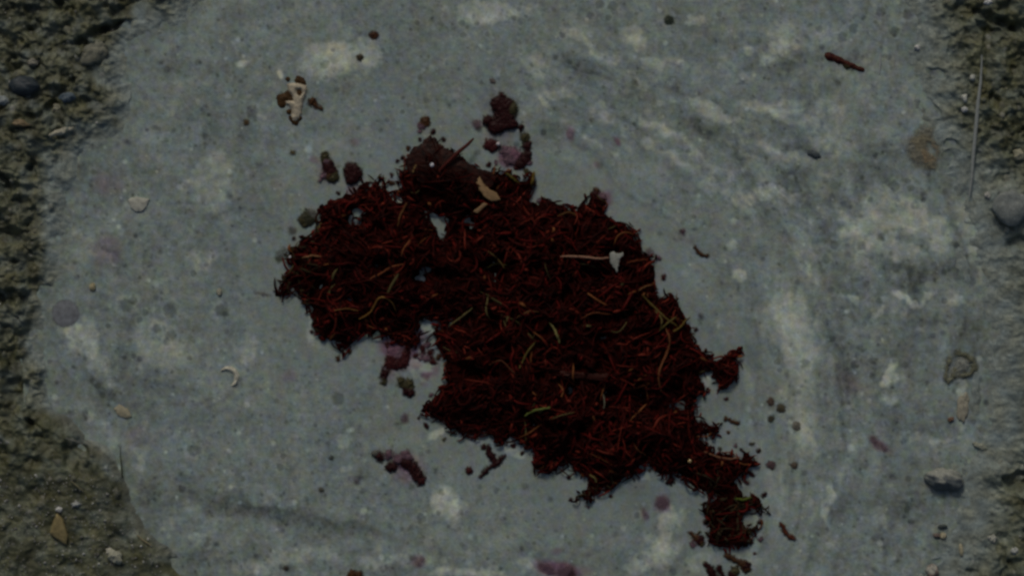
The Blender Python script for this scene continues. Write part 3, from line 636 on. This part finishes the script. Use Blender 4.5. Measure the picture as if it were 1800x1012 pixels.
def bead(name, u, v, z, r, col, label, cat, group=None, sq=.8, mat=None, parent=None, lump=.05, seed=0, rx=1., ang=0.):
    nlat, nlon = 10, 14; Vs = []
    for i in range(nlat + 1):
        th = math.pi * i / nlat
        for j in range(nlon):
            ph = 2 * math.pi * j / nlon; d = np.array([math.sin(th) * math.cos(ph), math.sin(th) * math.sin(ph), math.cos(th)])
            f = r * (1 + lump * 2.2 * (noise(np.array([d[0] * 2 + seed * 3.1]), np.array([d[1] * 2 + d[2] * 1.7]), 1., 700 + seed)[0]))
            x, y = d[0] * f * rx, d[1] * f
            ca, sa = math.cos(ang), math.sin(ang)
            Vs.append((u + x * ca - y * sa, v + x * sa + y * ca, z + d[2] * f * sq))
    F_ = [[i * nlon + j, (i + 1) * nlon + j, (i + 1) * nlon + (j + 1) % nlon, i * nlon + (j + 1) % nlon] for i in range(nlat) for j in range(nlon)]
    V_ = np.array(Vs); c_ = np.array(col) * (1 + .3 * noise(V_[:, 0], V_[:, 1], max(3, r * .6), 720 + seed)[:, None])
    o = mesh_np(name, V_, np.array(F_), c_, mat or M_bead, parent=parent)
    if parent is None: tag(o, label, cat, group)
    return o
bead("wet_bead", 760, 291, 28, 4.2, (.62, .62, .66), "water drop highlight set as a tiny white bead on the brown leaf scrap", "bead")  # white bead colour stands in for a water drop's highlight
bead("wet_bead", 876, 253, 7, 3.6, (.55, .5, .5), "bubble highlight set as a bead on the ring shaped purple fragment above the clump", "bead")  # pale bead put in for the highlight of a small bubble
bead("wet_bead", 1211, 808, 24, 3.4, (.4, .28, .12), "tiny golden bead on the lower right arm of the red clump", "bead")
bead("wet_bead", 510, 451, 5, 2.4, (.7, .7, .7), "tiny highlight set as a white bead at the left tip of the red clump", "bead")  # white bead added in place of a tiny highlight

# ------------------------------------------------------------------ loose fragments in the puddle
MA = (.024, .006, .006); RD = (.042, .009, .009); PU_ = (.12, .072, .088); PK = (.165, .085, .112); GR = (.045, .04, .018); BR = (.055, .025, .010); GY = (.10, .10, .085)
LG = "loose dark red scraps around the clump"
frs = [
 ("plant_fragment", dict(circles=[(882,168,5,MA),(873,182,9,MA),(886,188,14,MA),(900,191,9,GR),(888,206,11,MA),(899,218,9,MA),(870,224,10,MA),(857,212,8,MA),(880,222,8,MA)],H=9), "knobbly dark maroon fragment topmost of the scraps above the red clump"),
 ("plant_fragment", dict(circles=[(861,254,9,RD),(869,257,7,RD),(916,223,5,MA),(923,241,6,GR),(927,256,6,MA),(926,272,6,MA),(921,281,6,MA),(914,288,7,MA),(896,280,9,PU_),(891,266,8,PU_),(903,270,7,PK)],H=5), "ring shaped purple and maroon fragment just above the brown leaf scrap"),
 ("plant_fragment", dict(circles=[(838,218,7,PU_),(840,225,5,MA)],H=3), "little dusky purple scrap left of the knobbly maroon fragment"),
 ("plant_fragment", dict(circles=[(571,275,6,GR),(577,292,7,MA),(581,300,7,MA),(586,312,8,GR),(580,308,5,BR)],segs=[([(571,277),(580,296)],3,PU_),([(562,318),(572,306)],2.5,PU_)],H=6), "broken column of dark scraps above the left lobe of the clump"),
 ("plant_fragment", dict(circles=[(616,298,11,MA),(622,307,10,MA),(617,317,6,MA),(626,302,7,MA)],H=8), "round dark maroon crumb above the left lobe of the clump"),
 ("plant_fragment", dict(circles=[(718,597,12,RD),(706,600,9,PU_),(692,612,10,PK),(700,618,7,PU_),(686,636,9,RD),(697,640,7,RD),(709,636,8,RD),(713,622,7,RD),(676,656,6,MA),(674,671,4,GR)],H=4), "ragged crimson and pink scrap in the gap beneath the left lobe"),
 ("plant_fragment", dict(circles=[(704,670,6,GR),(719,674,7,GR),(716,688,6,MA),(722,691,5,MA)],H=5), "small dark olive crumb under the crimson and pink scrap"),
 ("plant_fragment", dict(circles=[(742,612,3,RD),(752,604,4,PU_),(758,620,3,RD),(748,630,4,PU_),(736,628,3,PU_),(762,636,4,RD)],H=3.2,rag=3.2), "broken magenta specks drifting in the middle of the left notch"),
 ("plant_fragment", dict(circles=[(751,661,5,PU_)],H=3), "tiny purple dot between the crimson scrap and the main clump"),
 ("plant_fragment", dict(circles=[(666,802,6,MA),(660,795,4,GY),(687,820,8,MA),(684,797,6,PU_),(714,799,7,PU_),(713,812,8,MA),(727,820,8,MA),(736,835,8,MA),(740,845,6,RD),(700,806,5,PU_)],H=6), "arc shaped maroon fragment in open water below the clump"),
 ("plant_fragment", dict(segs=[([(858,786),(862,799)],4.5,MA),([(886,801),(872,814),(858,822),(845,836)],4,MA),([(862,799),(872,812)],2.5,MA)],H=5), "forked dark maroon scrap under the lower edge of the clump"),
 ("plant_fragment", dict(circles=[(825,826,5.5,RD)],H=4), "small round red crumb left of the forked maroon scrap"),
 ("plant_fragment", dict(circles=[(627,844,5,PU_),(631,838,3,MA)],H=3), "small dusky crumb far left of the arc shaped maroon fragment"),
 ("plant_fragment", dict(circles=[(725,980,4,MA),(743,981,5,PU_),(736,990,5,PU_)],H=3), "faint heart shaped purple scrap near the bottom of the puddle"),
 ("plant_fragment", dict(circles=[(618,1010,7,BR),(630,1011,7,BR)],H=5), "brown crumb at the bottom edge of the view left of the heart shaped scrap"),
 ("plant_fragment", dict(circles=[(955,996,9,PU_),(968,1001,8,PU_),(992,1004,12,PU_),(1003,1008,9,MA)],H=2.4,rag=3), "wide dull purple smear of plant matter at the bottom edge of the puddle"),
 ("plant_fragment", dict(circles=[(1165,884,11,PU_),(1160,880,6,PU_)],H=2), "round faint purple blob in the water left of the clump's tail"),
 ("plant_fragment", dict(segs=[([(1131,894),(1138,910)],3,PU_)],H=2), "thin faint purple streak beside the round purple blob"),
 ("plant_fragment", dict(circles=[(1180,843,4.5,MA),(1177,848,3,MA)],H=4), "tiny dark crumb tucked under the lower right arm of the clump"),
 ("plant_fragment", dict(segs=[([(1275,735),(1287,738),(1298,743)],3.4,BR)],H=4), "short brown sliver off the right side of the clump"),
 ("plant_fragment", dict(segs=[([(1373,921),(1382,937),(1390,944),(1396,947)],4,(.07,.02,.01))],H=5), "reddish brown bent sliver in open water right of the clump's tail"),
 ("plant_fragment", dict(segs=[([(1277,974),(1292,984),(1306,989),(1313,998)],5,BR)],circles=[(1312,994,6,MA)],H=5), "dark brown bent scrap directly below the clump's tail"),
 ("plant_fragment", dict(segs=[([(1240,990),(1248,999),(1254,1010)],4,MA),([(1264,996),(1272,1011)],3.5,MA)],circles=[(1250,1003,5,MA)],H=4), "pair of dark strips at the bottom edge under the clump's tail"),
 ("plant_fragment", dict(circles=[(1293,1002,7,GR),(1287,1009,5,MA)],H=4), "dark olive crumb at the bottom edge right of the pair of dark strips"),
 ("plant_fragment", dict(segs=[([(1213,936),(1224,943),(1232,950)],3.2,BR)],circles=[(1230,947,5,MA),(1217,957,4,PU_)],H=3.5), "thin brown scrap just left of the clump's tail"),
 ("plant_fragment", dict(segs=[([(1222,434),(1228,443),(1235,449),(1243,450)],3,BR)],H=4), "hooked brown scrap in clear water right of the clump's upper edge"),
 ("plant_fragment", dict(circles=[(1140,441,6,PU_),(1143,447,4,PU_)],H=3), "soft purple crumb touching the right shoulder of the clump"),
 ("plant_fragment", dict(circles=[(1233,558,3,MA),(1231,553,2.4,MA)],H=3), "tiny dark speck in clear water right of the clump's middle"),
 ("plant_fragment", dict(circles=[(746,214,6,BR),(741,222,4,PU_),(750,211,4,BR)],H=3.5), "little brown scrap just above the brown leaf scrap"),
 ("plant_fragment", dict(circles=[(549,178,5,BR)],segs=[([(549,180),(556,187),(566,191)],3,BR)],H=4), "small rusty brown scrap right of the cream knobbly fragment"),
 ("plant_fragment", dict(circles=[(1534,770,4.5,PU_),(1539,777,3.5,PU_),(1556,788,4.5,PU_)],segs=[([(1534,770),(1545,781),(1558,789)],2,PU_)],H=2), "faint purple strip in the right part of the puddle"),
 ("plant_fragment", dict(circles=[(541,383,11,(.035,.035,.02)),(534,388,7,GR),(548,377,7,GY)],H=5), "dark olive crumb at the upper left edge of the clump"),
 ("plant_fragment", dict(circles=[(512,403,5,GY),(517,406,4,BR),(491,401,3,GY)],H=2.5), "pair of faint grey brown crumbs left of the dark olive crumb"),
 ("plant_fragment", dict(circles=[(493,448,7,GY),(500,440,4,GY),(490,454,5,GR)],H=2.4), "faint grey green scrap at the left tip of the clump"),
 ("plant_fragment", dict(segs=[([(450,514),(463,515),(473,519)],3,(.06,.045,.035))],H=3), "short dark strip pointing left off the lower left of the clump"),
 ("plant_fragment", dict(circles=[(713,736,4.5,(.10,.05,.05)),(698,744,4,GY),(711,730,4,PU_)],H=2.2), "faint brownish scrap below the olive crumb and left of the clump"),
 ("plant_fragment", dict(circles=[(1045,341,6,MA),(1058,348,6,PU_),(1050,350,5,MA)],H=5), "small maroon tuft standing off the top right edge of the clump"),
]
for n, (nm, kw, lab) in enumerate(frs):
    kw['circles'] = [(c[0], c[1], c[2] * 1.12 + .4, c[3]) for c in kw.get('circles', [])]
    lowf = kw['H'] <= 3
    kw['film'] = (.62, 8) if lowf else (1.0, 3.5)
    o = island(nm, mat=M_film, seed=n * 3, k=kw.pop('k', 3), basecol=MA, step=1.3, fuse=4.2, hair=(3 if kw['H'] >= 4 else 0), **kw)
    tag(o, lab, "plant scrap", LG)
specks = [((657,62),(10,7),(.055,.022,.010),"round brown seed floating in the upper left of the puddle","seed",1),((632,101),(5,7),(.05,.035,.02),"small dark seed just below the round brown seed","seed",1),
 ((1175,35),(7,8),(.04,.05,.035),"dark green speck near the top middle of the puddle","speck",2),((1373,717),(7,8),(.07,.06,.035),"largest of the brown specks right of the clump","speck",2),
 ((1355,705),(6,7),(.08,.055,.04),"upper left speck of the small cluster right of the clump","speck",2),((1355,735),(5,4),(.06,.055,.035),"lowest speck of the small cluster right of the clump","speck",2),
 ((1355,816),(7,7),(.08,.05,.05),"purple grey speck alone to the right of the clump's lower arm","speck",2),((1396,817),(7,5),(.09,.07,.05),"brown speck just right of the purple grey speck","speck",2),
 ((1400,748),(7,7),(.16,.15,.12),"faint grey speck below right of the small speck cluster","speck",2),((433,215),(4,5),(.09,.06,.03),"small amber speck in the upper left water below the cream fragment","speck",2),
 ((515,268),(4,3),(.08,.065,.03),"tiny olive speck upper left of the red clump","speck",2),((1199,407),(3,5),(.08,.05,.06),"tiny purple speck above the hooked brown scrap","speck",2),
 ((866,142),(4,4),(.12,.1,.09),"faint speck just above the topmost maroon fragment","speck",2),((502,998),(5,3),(.05,.04,.03),"tiny dark speck at the bottom left of the puddle","speck",2),
 ((565,860),(4,3),(.08,.08,.06),"tiny olive speck below left of the clump","speck",2),((582,804),(3,3),(.06,.07,.06),"tiny dark grey speck left of the arc shaped fragment","speck",2)]
for n, ((x, y), (rx, ry), col, lab, cat, gg) in enumerate(specks):
    o = island("seed" if gg == 1 else "floating_speck", circles=[(x - (rx - ry) * .7, y, min(rx, ry) * .9, col), (x + (rx - ry) * .7, y, min(rx, ry) * .9, col)], H=2.6, k=3, step=1., rag=1.6, mat=M_film, seed=200 + n * 3, film=(.92, 3.5)); tag(o, lab, cat, "specks and seeds floating on the puddle")
o = bead("dark_seed", 1431, 271, .8, 6.2, (.07,.085,.09), "blue grey elongated seed in the upper right of the puddle", "seed", sq=.6, mat=M_frag, lump=.1, seed=40, rx=2.1, ang=.38)
o = island("twig_piece", segs=[([(1454,97),(1468,102),(1484,109),(1500,116),(1516,123)],3.6,(.06,.018,.012))], circles=[(1459,100,5.5,RD),(1488,117,4.5,GR),(1474,106,5,RD)], H=6, k=3, step=1.3, mat=M_frag, seed=90, rag=1.2)
tag(o, "dark red knotty twig floating in the upper right of the puddle", "twig")

# tiny crumbs broken off round the rim of the clump
cr = np.argwhere((CS < -4) & (CS > -17)); done = 0; cprev = []
crumbs = []
while done < 64:
    i, j = cr[rng.integers(len(cr))]; x, y = cxs[j], cys[i]
    if not (x < 600 or (650 < x < 800 and y > 560) or y > 740 or (680 < x < 950 and y < 350) or rng.random() < .25): continue
    if any((x - a) ** 2 + (y - b) ** 2 < 110 for a, b in cprev): continue
    cprev.append((x, y)); r = rng.uniform(1.6, 4.2); a = rng.uniform(0, 6.28)
    cc_ = [MA, RD, BR, GR, PU_][rng.choice(5, p=[.4, .2, .15, .12, .13])]
    o = island("crumb", circles=[(x, y, r, cc_), (x + math.cos(a) * r * 1.2, y + math.sin(a) * r * 1.2, r * .7, cc_)], H=2.5 + r * .4, k=3, step=1., rag=1.6, fuse=2, mat=M_film, seed=500 + done, film=(1., 3.))
    if o is None: continue
    zone = ("above the left lobe" if x < 700 and y < 450 else "below the left lobe" if x < 700 else
            "in the left notch of the clump" if x < 800 and 540 < y < 740 else "under the lower edge of the clump" if x < 1180 and y > 700 else
            "around the tail of the clump" if y > 700 else "around the top end of the clump" if x < 950 and y < 400 else "along the right edge of the clump")
    crumbs.append((zone, x, y, o)); done += 1
ORD = "first second third fourth fifth sixth seventh eighth ninth tenth eleventh twelfth thirteenth fourteenth fifteenth sixteenth seventeenth eighteenth nineteenth twentieth".split()
for zone in sorted({c_[0] for c_ in crumbs}):
    row = sorted([c_ for c_ in crumbs if c_[0] == zone], key=lambda c_: c_[1])
    for n, (_, x, y, o) in enumerate(row):
        w_ = ORD[n] + " from the left" if n < len(ORD) else ORD[len(row) - 1 - n] + " from the right"
        tag(o, "tiny crumb, " + w_ + " " + zone, "crumb", "crumbs round the rim of the clump")

# cream fragment with its dirt
cf = empty("cream_fragment", 518, 178); tag(cf, "cream coloured knobbly fragment with a dark hole and brown dirt clinging to it", "fragment")
cl = (float(Wx(518)), float(Wy(178)), 0.)
Pb = [(480 + x / 9.2, 120 + y / 9.2) for x, y in [(225,250),(330,235),(450,245),(540,275),(556,340),(535,440),(495,510),(478,600),(468,730),(430,810),(370,868),(315,855),(292,780),(300,680),(250,595),(200,585),(205,530),(260,515),(325,520),(300,440),(240,360)]]
island("cream_body", polys=[Pb], holes=[[(480 + x / 9.2, 120 + y / 9.2) for x, y in [(385,350),(440,345),(470,390),(440,440),(405,420)]]], H=7, k=2.5, step=1., rag=.6, mat=M_pale, seed=101, parent=cf, basecol=(.42,.37,.27), loc=cl)
island("clinging_dirt", circles=[(497,174,6),(505,171,7),(511,175,5),(494,184,5),(491,172,4),(506,139,4),(525,140,6),(532,143,4),(507,163,4),(526,163,6),(508,196,4),(512,207,4),(519,215,5),(527,208,4),(534,150,3)], H=3.8, k=2.5, step=1.1, rag=1.4, mat=M_frag, seed=103, parent=cf, basecol=(.055,.03,.012), loc=cl)
# curved white shell
cres = []
for a in np.linspace(-2.3, 1.0, 14): cres.append((402 + 19 * math.cos(a), 662 + 19 * math.sin(a)))
for a in np.linspace(1.0, -2.3, 14): cres.append((397 + 15 * math.cos(a), 665 + 15 * math.sin(a)))
o = island("shell_piece", polys=[cres], H=6, k=2.5, step=1., rag=.6, mat=M_pale, seed=105, basecol=(.50,.48,.38)); tag(o, "pale crescent shaped shell piece in the lower left of the puddle", "shell piece")
o = slab("pale_flake", [(226,350),(240,346),(263,350),(258,362),(250,371),(240,372),(230,364)], 3, 3.5, (.42,.42,.35), M_pale, dome=1.6, seed=11); tag(o, "pale cream flake floating in the left part of the puddle", "flake")
o = bead("pale_seed", 163, 504, 1.4, 7.5, (.33,.29,.17), "small cream seed with a dark side near the left shore", "seed", sq=.6, mat=M_pale, lump=.12, seed=44, rx=.75)
o = bead("pale_seed", 386, 513, 1.2, 7, (.30,.29,.22), "small pale husk in the left part of the puddle beside a dark bubble", "seed", sq=.5, mat=M_pale, lump=.12, seed=45, rx=.7)
o = slab("clay_crumb", [(200,716),(212,710),(224,716),(232,732),(222,735),(206,728)], 2.2, 3, (.34,.31,.21), M_pale, dome=1.6, seed=12, jit=1); tag(o, "yellowish clay crumb in the water near the lower left shore", "crumb")
M_bub = material('bubble_film', .35, .2, .1, 500, .08, 650, trans=1)
o = island("mud_bubble", circles=[(115,550,25)], H=2.4, k=9, step=1.4, rag=.5, lump=0, mat=M_bub, seed=110, basecol=(.205,.216,.226), film=(.9, 5)); tag(o, "flat round violet grey bubble by the left shore", "bubble")

# ------------------------------------------------------------------ stones, shells, straws on the mud
def stone(name, x, y, rx, ry, h, col, label, cat="stone", ang=0, seed=0, cap=None, angular=.12, sink=.25, group=None, mat=None, zoff=0):
    nlat, nlon = 22, 36; th = np.linspace(0, math.pi, nlat + 1)[:, None]; ph = np.linspace(0, 2 * math.pi, nlon, endpoint=False)[None]
    dx = np.sin(th) * np.cos(ph); dy = np.sin(th) * np.sin(ph); dz = np.cos(th) * np.ones_like(ph)
    f = 1 + angular * (noise(dx * 1.6 + seed, dy * 1.6 + dz, 1., 800 + seed) * 1.8 + .6 * noise(dx * 4 + dz * 3, dy * 4 - dz * 3 + seed, 1., 810 + seed))
    a = math.radians(ang); X0 = dx * f * rx; Y0 = dy * f * ry; zb = max(gz(x, y), 0)
    V_ = np.column_stack([(x + X0 * math.cos(a) - Y0 * math.sin(a)).ravel(), (y + X0 * math.sin(a) + Y0 * math.cos(a)).ravel(), (zb + zoff + h * (1 - 2 * sink) * .5 + dz * f * h * .6).ravel()])
    F_ = [[i * nlon + j, (i + 1) * nlon + j, (i + 1) * nlon + (j + 1) % nlon, i * nlon + (j + 1) % nlon] for i in range(nlat) for j in range(nlon)]
    c_ = np.array(col) * (1 + .35 * fbm(V_[:, 0], V_[:, 1], 10, 3, 820 + seed)[:, None])
    if cap is not None:
        w = (ss(-.1, .25, fbm(V_[:, 0], V_[:, 1], 12, 2, 830 + seed) + cap[1] * (y - V_[:, 1]) / ry))[:, None]; c_ = c_ * (1 - w) + np.array(cap[0]) * w
    o = mesh_np(name, V_, np.array(F_), c_, mat or M_stone); tag(o, label, cat, group); return o
stone("stone", 1660, 842, 32, 19, 26, (.085,.10,.105), "dark rounded stone with a pale silt cap standing at the right shore of the puddle", ang=8, seed=1, cap=((.27,.28,.24), .75), angular=.2)
stone("stone", 45, 152, 27, 17, 24, (.028,.038,.045), "dark blue grey pebble set in the mud at the left edge", ang=4, seed=2, angular=.07)
stone("stone", 168, 93, 26, 17, 12, (.17,.17,.125), "pale greenish stone on the mud at the upper left shore", ang=-35, seed=3, angular=.22)
stone("stone", 148, 102, 13, 10, 9, (.16,.165,.13), "smaller pale stone touching the pale greenish stone", ang=0, seed=4, angular=.22)
o = island("stone", circles=[(1620,250,22,(.21,.19,.125)),(1632,268,20,(.24,.185,.11)),(1612,275,17,(.20,.19,.14)),(1628,230,14,(.20,.195,.15)),(1636,290,12,(.20,.18,.12)),(1604,258,12,(.21,.21,.17))], holes=[[(1633,256),(1640,262),(1642,270),(1636,266)]], H=5, k=14, step=1.5, rag=4, lump=1.8, fuse=6, seed=66, mat=M_film, z0=.5, film=(.85, 14))
tag(o, "broad rusty tan lump half sunk at the upper right shore", "stone")
stone("stone", 1774, 364, 32, 30, 15, (.19,.21,.195), "rounded grey stone at the right edge of the view", ang=0, seed=6, angular=.12, sink=.3)
stone("pebble", 205, 975, 13, 11, 12, (.33,.33,.25), "small cream pebble on the mud in the bottom left corner", ang=40, seed=7, angular=.2)
stone("pebble", 195, 966, 7, 6, 9, (.42,.41,.33), "white crumb touching the small cream pebble", ang=0, seed=8, angular=.2)
stone("stick_piece", 110, 232, 19, 5.5, 8, (.40,.38,.29), "short pale stick lying on the mud at the left", "stick", ang=-16, seed=9, angular=.2, mat=M_pale)
stone("pebble", 6, 177, 13, 8, 9, (.24,.27,.26), "pale bluish pebble cut by the left edge of the view", ang=15, seed=10, angular=.2)
stone("pebble", 38, 217, 16, 6, 8, (.20,.15,.08), "flat ochre pebble below the dark blue grey pebble", ang=10, seed=11, angular=.2)
stone("pebble", 122, 172, 14, 8, 8, (.09,.12,.14), "bluish grey pebble right of the dark blue grey pebble", ang=-10, seed=12, angular=.2)
stone("pebble", 1792, 272, 12, 11, 11, (.30,.29,.20), "cream pebble at the right edge of the view below the top right corner", ang=10, seed=13, angular=.2)
stone("pebble", 1658, 941, 6, 6, 9, (.36,.32,.21), "tiny cream pebble on the silt at the lower right", ang=10, seed=14, angular=.15)
stone("pebble", 1647, 940, 7, 4, 6, (.13,.10,.085), "tiny brown pebble left of the tiny cream pebble", ang=10, seed=15, angular=.15)
stone("pebble", 1657, 924, 8, 4, 7, (.06,.075,.07), "small dark pebble just above the tiny cream pebble", ang=0, seed=16, angular=.15)
stone("stick_piece", 1689, 965, 4, 11, 6, (.36,.33,.22), "short cream upright stick on the silt at the lower right", "stick", ang=-6, seed=17, angular=.15, mat=M_pale)
stone("pebble", 1744, 945, 8, 7, 8, (.36,.36,.30), "pale pebble near the bottom right corner beside a dark groove", ang=30, seed=18, angular=.2)
stone("pebble", 1780, 965, 6, 6, 8, (.36,.37,.34), "small white pebble in the bottom right corner", ang=0, seed=19, angular=.2)
stone("pebble", 60, 110, 10, 6, 7, (.20,.19,.15), "small tan pebble above the dark blue grey pebble", ang=0, seed=20, angular=.2)
stone("pebble", 100, 190, 7, 8, 7, (.26,.25,.18), "tiny cream pebble left of the bluish grey pebble", ang=20, seed=21, angular=.2)
stone("pebble", 107, 893, 5.5, 5, 8, (.6,.6,.56), "bright white grain just above the ochre stone chip", "pebble", ang=0, seed=22, angular=.2)
stone("pebble", 136, 884, 8, 4, 6, (.38,.39,.36), "flat white grain right of the ochre stone chip", "pebble", ang=0, seed=23, angular=.2)
stone("pebble", 1638, 1003, 10, 12, 12, (.22,.16,.13), "reddish rimmed pebble at the bottom edge right of centre", ang=0, seed=24, angular=.2, cap=((.33,.32,.27), .5))
stone("clay_lump", 1693, 716, 9, 26, 7, (.30,.28,.21), "long upright cream clay lump at the right shore", "clay lump", ang=6, seed=25, angular=.22, sink=.35)
stone("pebble", 1671, 736, 6, 4, 6, (.14,.08,.05), "small rusty pebble left of the long cream clay lump", ang=-20, seed=26, angular=.15)
stone("pebble", 1722, 783, 12, 5, 6, (.28,.29,.22), "pale elongated pebble at the right shore under the clay lump", ang=28, seed=27, angular=.2)
stone("pebble", 1735, 5, 7, 5, 8, (.55,.56,.54), "bright white pebble at the top right edge of the view", ang=0, seed=28, angular=.2)
stone("pebble", 1612, 84, 5, 5, 7, (.5,.5,.48), "white grain on the silt in the upper right", ang=0, seed=29, angular=.2)
stone("pebble", 1708, 137, 5, 6, 7, (.42,.43,.38), "white grain just left of the long straw's upper part", ang=0, seed=30, angular=.2)
stone("pebble", 1693, 173, 5, 7, 7, (.5,.51,.44), "upper of two white grains left of the long straw's middle", ang=0, seed=31, angular=.2)
stone("pebble", 1693, 193, 6, 5, 7, (.5,.51,.48), "lower of two white grains left of the long straw's middle", ang=0, seed=32, angular=.2)
stone("pebble", 1769, 403, 5, 5, 7, (.36,.37,.30), "white grain below the rounded grey stone at the right edge", ang=0, seed=33, angular=.2)
stone("pebble", 1735, 343, 5, 6, 7, (.40,.40,.36), "white grain upper left of the rounded grey stone", ang=0, seed=34, angular=.2)
# snail-like knob
kn = empty("looped_shell", 1683, 642); tag(kn, "olive brown looped shell with a pale opening at the right side of the puddle", "shell")
kl = (float(Wx(1683)), float(Wy(642)), 0.)
island("rim", segs=[([(1683,618),(1698,624),(1712,636),(1714,646),(1704,656),(1692,660)],5.5,(.14,.14,.09)),([(1670,628),(1664,645),(1662,662),(1667,670),(1675,662),(1680,648)],4.5,(.17,.17,.11))], H=6, k=4, step=1.3, rag=3, film=(.85, 5), mat=M_film, seed=120, parent=kn, loc=kl)
island("opening", circles=[(1690,640,15,(.26,.27,.23)),(1680,655,10,(.22,.23,.18))], H=4.5, k=5, step=1.3, rag=2.5, film=(.8, 7), mat=M_film, seed=121, parent=kn, loc=kl)
# ochre chip: angular wedge
zc = gz(105, 930)
o = slab("ochre_chip", [(104,900),(112,906),(119,922),(123,940),(120,954),(111,949),(99,940),(92,934),(97,916)], zc + 13, 13, (.27,.215,.095), M_stone, tilt=(.05, -.18), dome=1.5, jit=.3, seed=14); tag(o, "ochre angular stone chip on the mud in the bottom left corner", "stone chip")
def straw(name, pts, rads, col, label, cat, mat=M_pale, n=22, wob=.2, seed=0, flat=.6):
    P = smooth_path(pts, n, wob, seed); rr = np.interp(np.linspace(0, 1, n), np.linspace(0, 1, len(rads)), rads)
    Vt, Ft = tube(P, rr, 8, flat); o = mesh_np(name, Vt, Ft, col, mat); tag(o, label, cat); return o
zs = lambda x, y, d=4: (x, y, max(gz(x, y), 0) + d)
straw("straw_stalk", [(1722,98,22),(1722,125,20),(1717,180,18),(1712,230,16),(1708,280,14),(1706,318,12),(1702,345,10)], [1.2,2.4,3.3,3.6,3.4,2.8,1.4], (.27,.29,.27), "long pale straw stalk lying up and down on the mud at the upper right", "straw", wob=.35)
straw("grass_blade", [(213,783,10),(213.5,800,12),(215,815,11),(216,838,6)], [.6,1.1,1.4,1.2], (.035,.04,.022), "thin dark grass blade sticking out over the lower left shore", "grass blade", mat=M_frag, wob=.1)
straw("straw_bit", [zs(243,938,5), zs(254,948,5), zs(267,956,5)], [1.2,1.8,1.2], (.22,.19,.11), "short tan straw bit on the lower left mud bank by the water", "straw", n=8)
straw("straw_bit", [zs(128,842,5), zs(140,852,5), zs(150,860,5)], [1,1.6,1], (.17,.16,.09), "short olive straw bit above the ochre stone chip", "straw", n=8)
straw("straw_bit", [(1548,92,1.5),(1547,110,1.8),(1546,130,1.2)], [1,1.8,1], (.33,.35,.34), "short pale straw bit floating at the upper right right of the knotty twig", "straw", n=9)
straw("root_hair", [zs(118,768,3), zs(130,772,4), zs(147,779,3)], [.8,1.4,.8], (.20,.20,.17), "pale root hair along the lower left shore", "root hair", n=9)

# pale sand grains that also paint the wet mud's glints (nobody could count them)
GV = []; GF = []; GC = []; off = 0
oct_ = np.array([(1,0,0),(-1,0,0),(0,1,0),(0,-1,0),(0,0,1),(0,0,-1)], float); of = np.array([(0,2,4),(2,1,4),(1,3,4),(3,0,4),(2,0,5),(1,2,5),(3,1,5),(0,3,5)])
for k in range(2000):
    x = rng.uniform(-60, 1860); y = rng.uniform(-80, 1090)
    if rng.random() < .35: x = rng.uniform(0, 280); y = rng.uniform(830, 1012)
    j = int(np.searchsorted(gx, x)); i = int(np.searchsorted(gy, y))
    if rise[i, j] < .3: continue
    r = rng.uniform(.9, 1.9) if rng.random() < .9 else rng.uniform(2, 3)
    Vt = oct_ * r * rng.uniform(.6, 1.2, 3) + rng.normal(0, .2 * r, (6, 3)); Vt[:, 0] += x; Vt[:, 1] += y; Vt[:, 2] += Z[i, j] + r * .5
    GV.append(Vt); GF.append(of + off); off += 6; GC.append(np.tile(np.array([.5, .5, .46]) * (rng.uniform(.25, .7) if rng.random() < .8 else rng.uniform(.8, 1.3)), (6, 1)))
o = mesh_np("sand_and_glints", np.vstack(GV), np.vstack(GF), np.vstack(GC), M_pale, smooth=False); tag(o, "pale sand grains and painted wet glints scattered over the mud", "sand", kind="stuff")
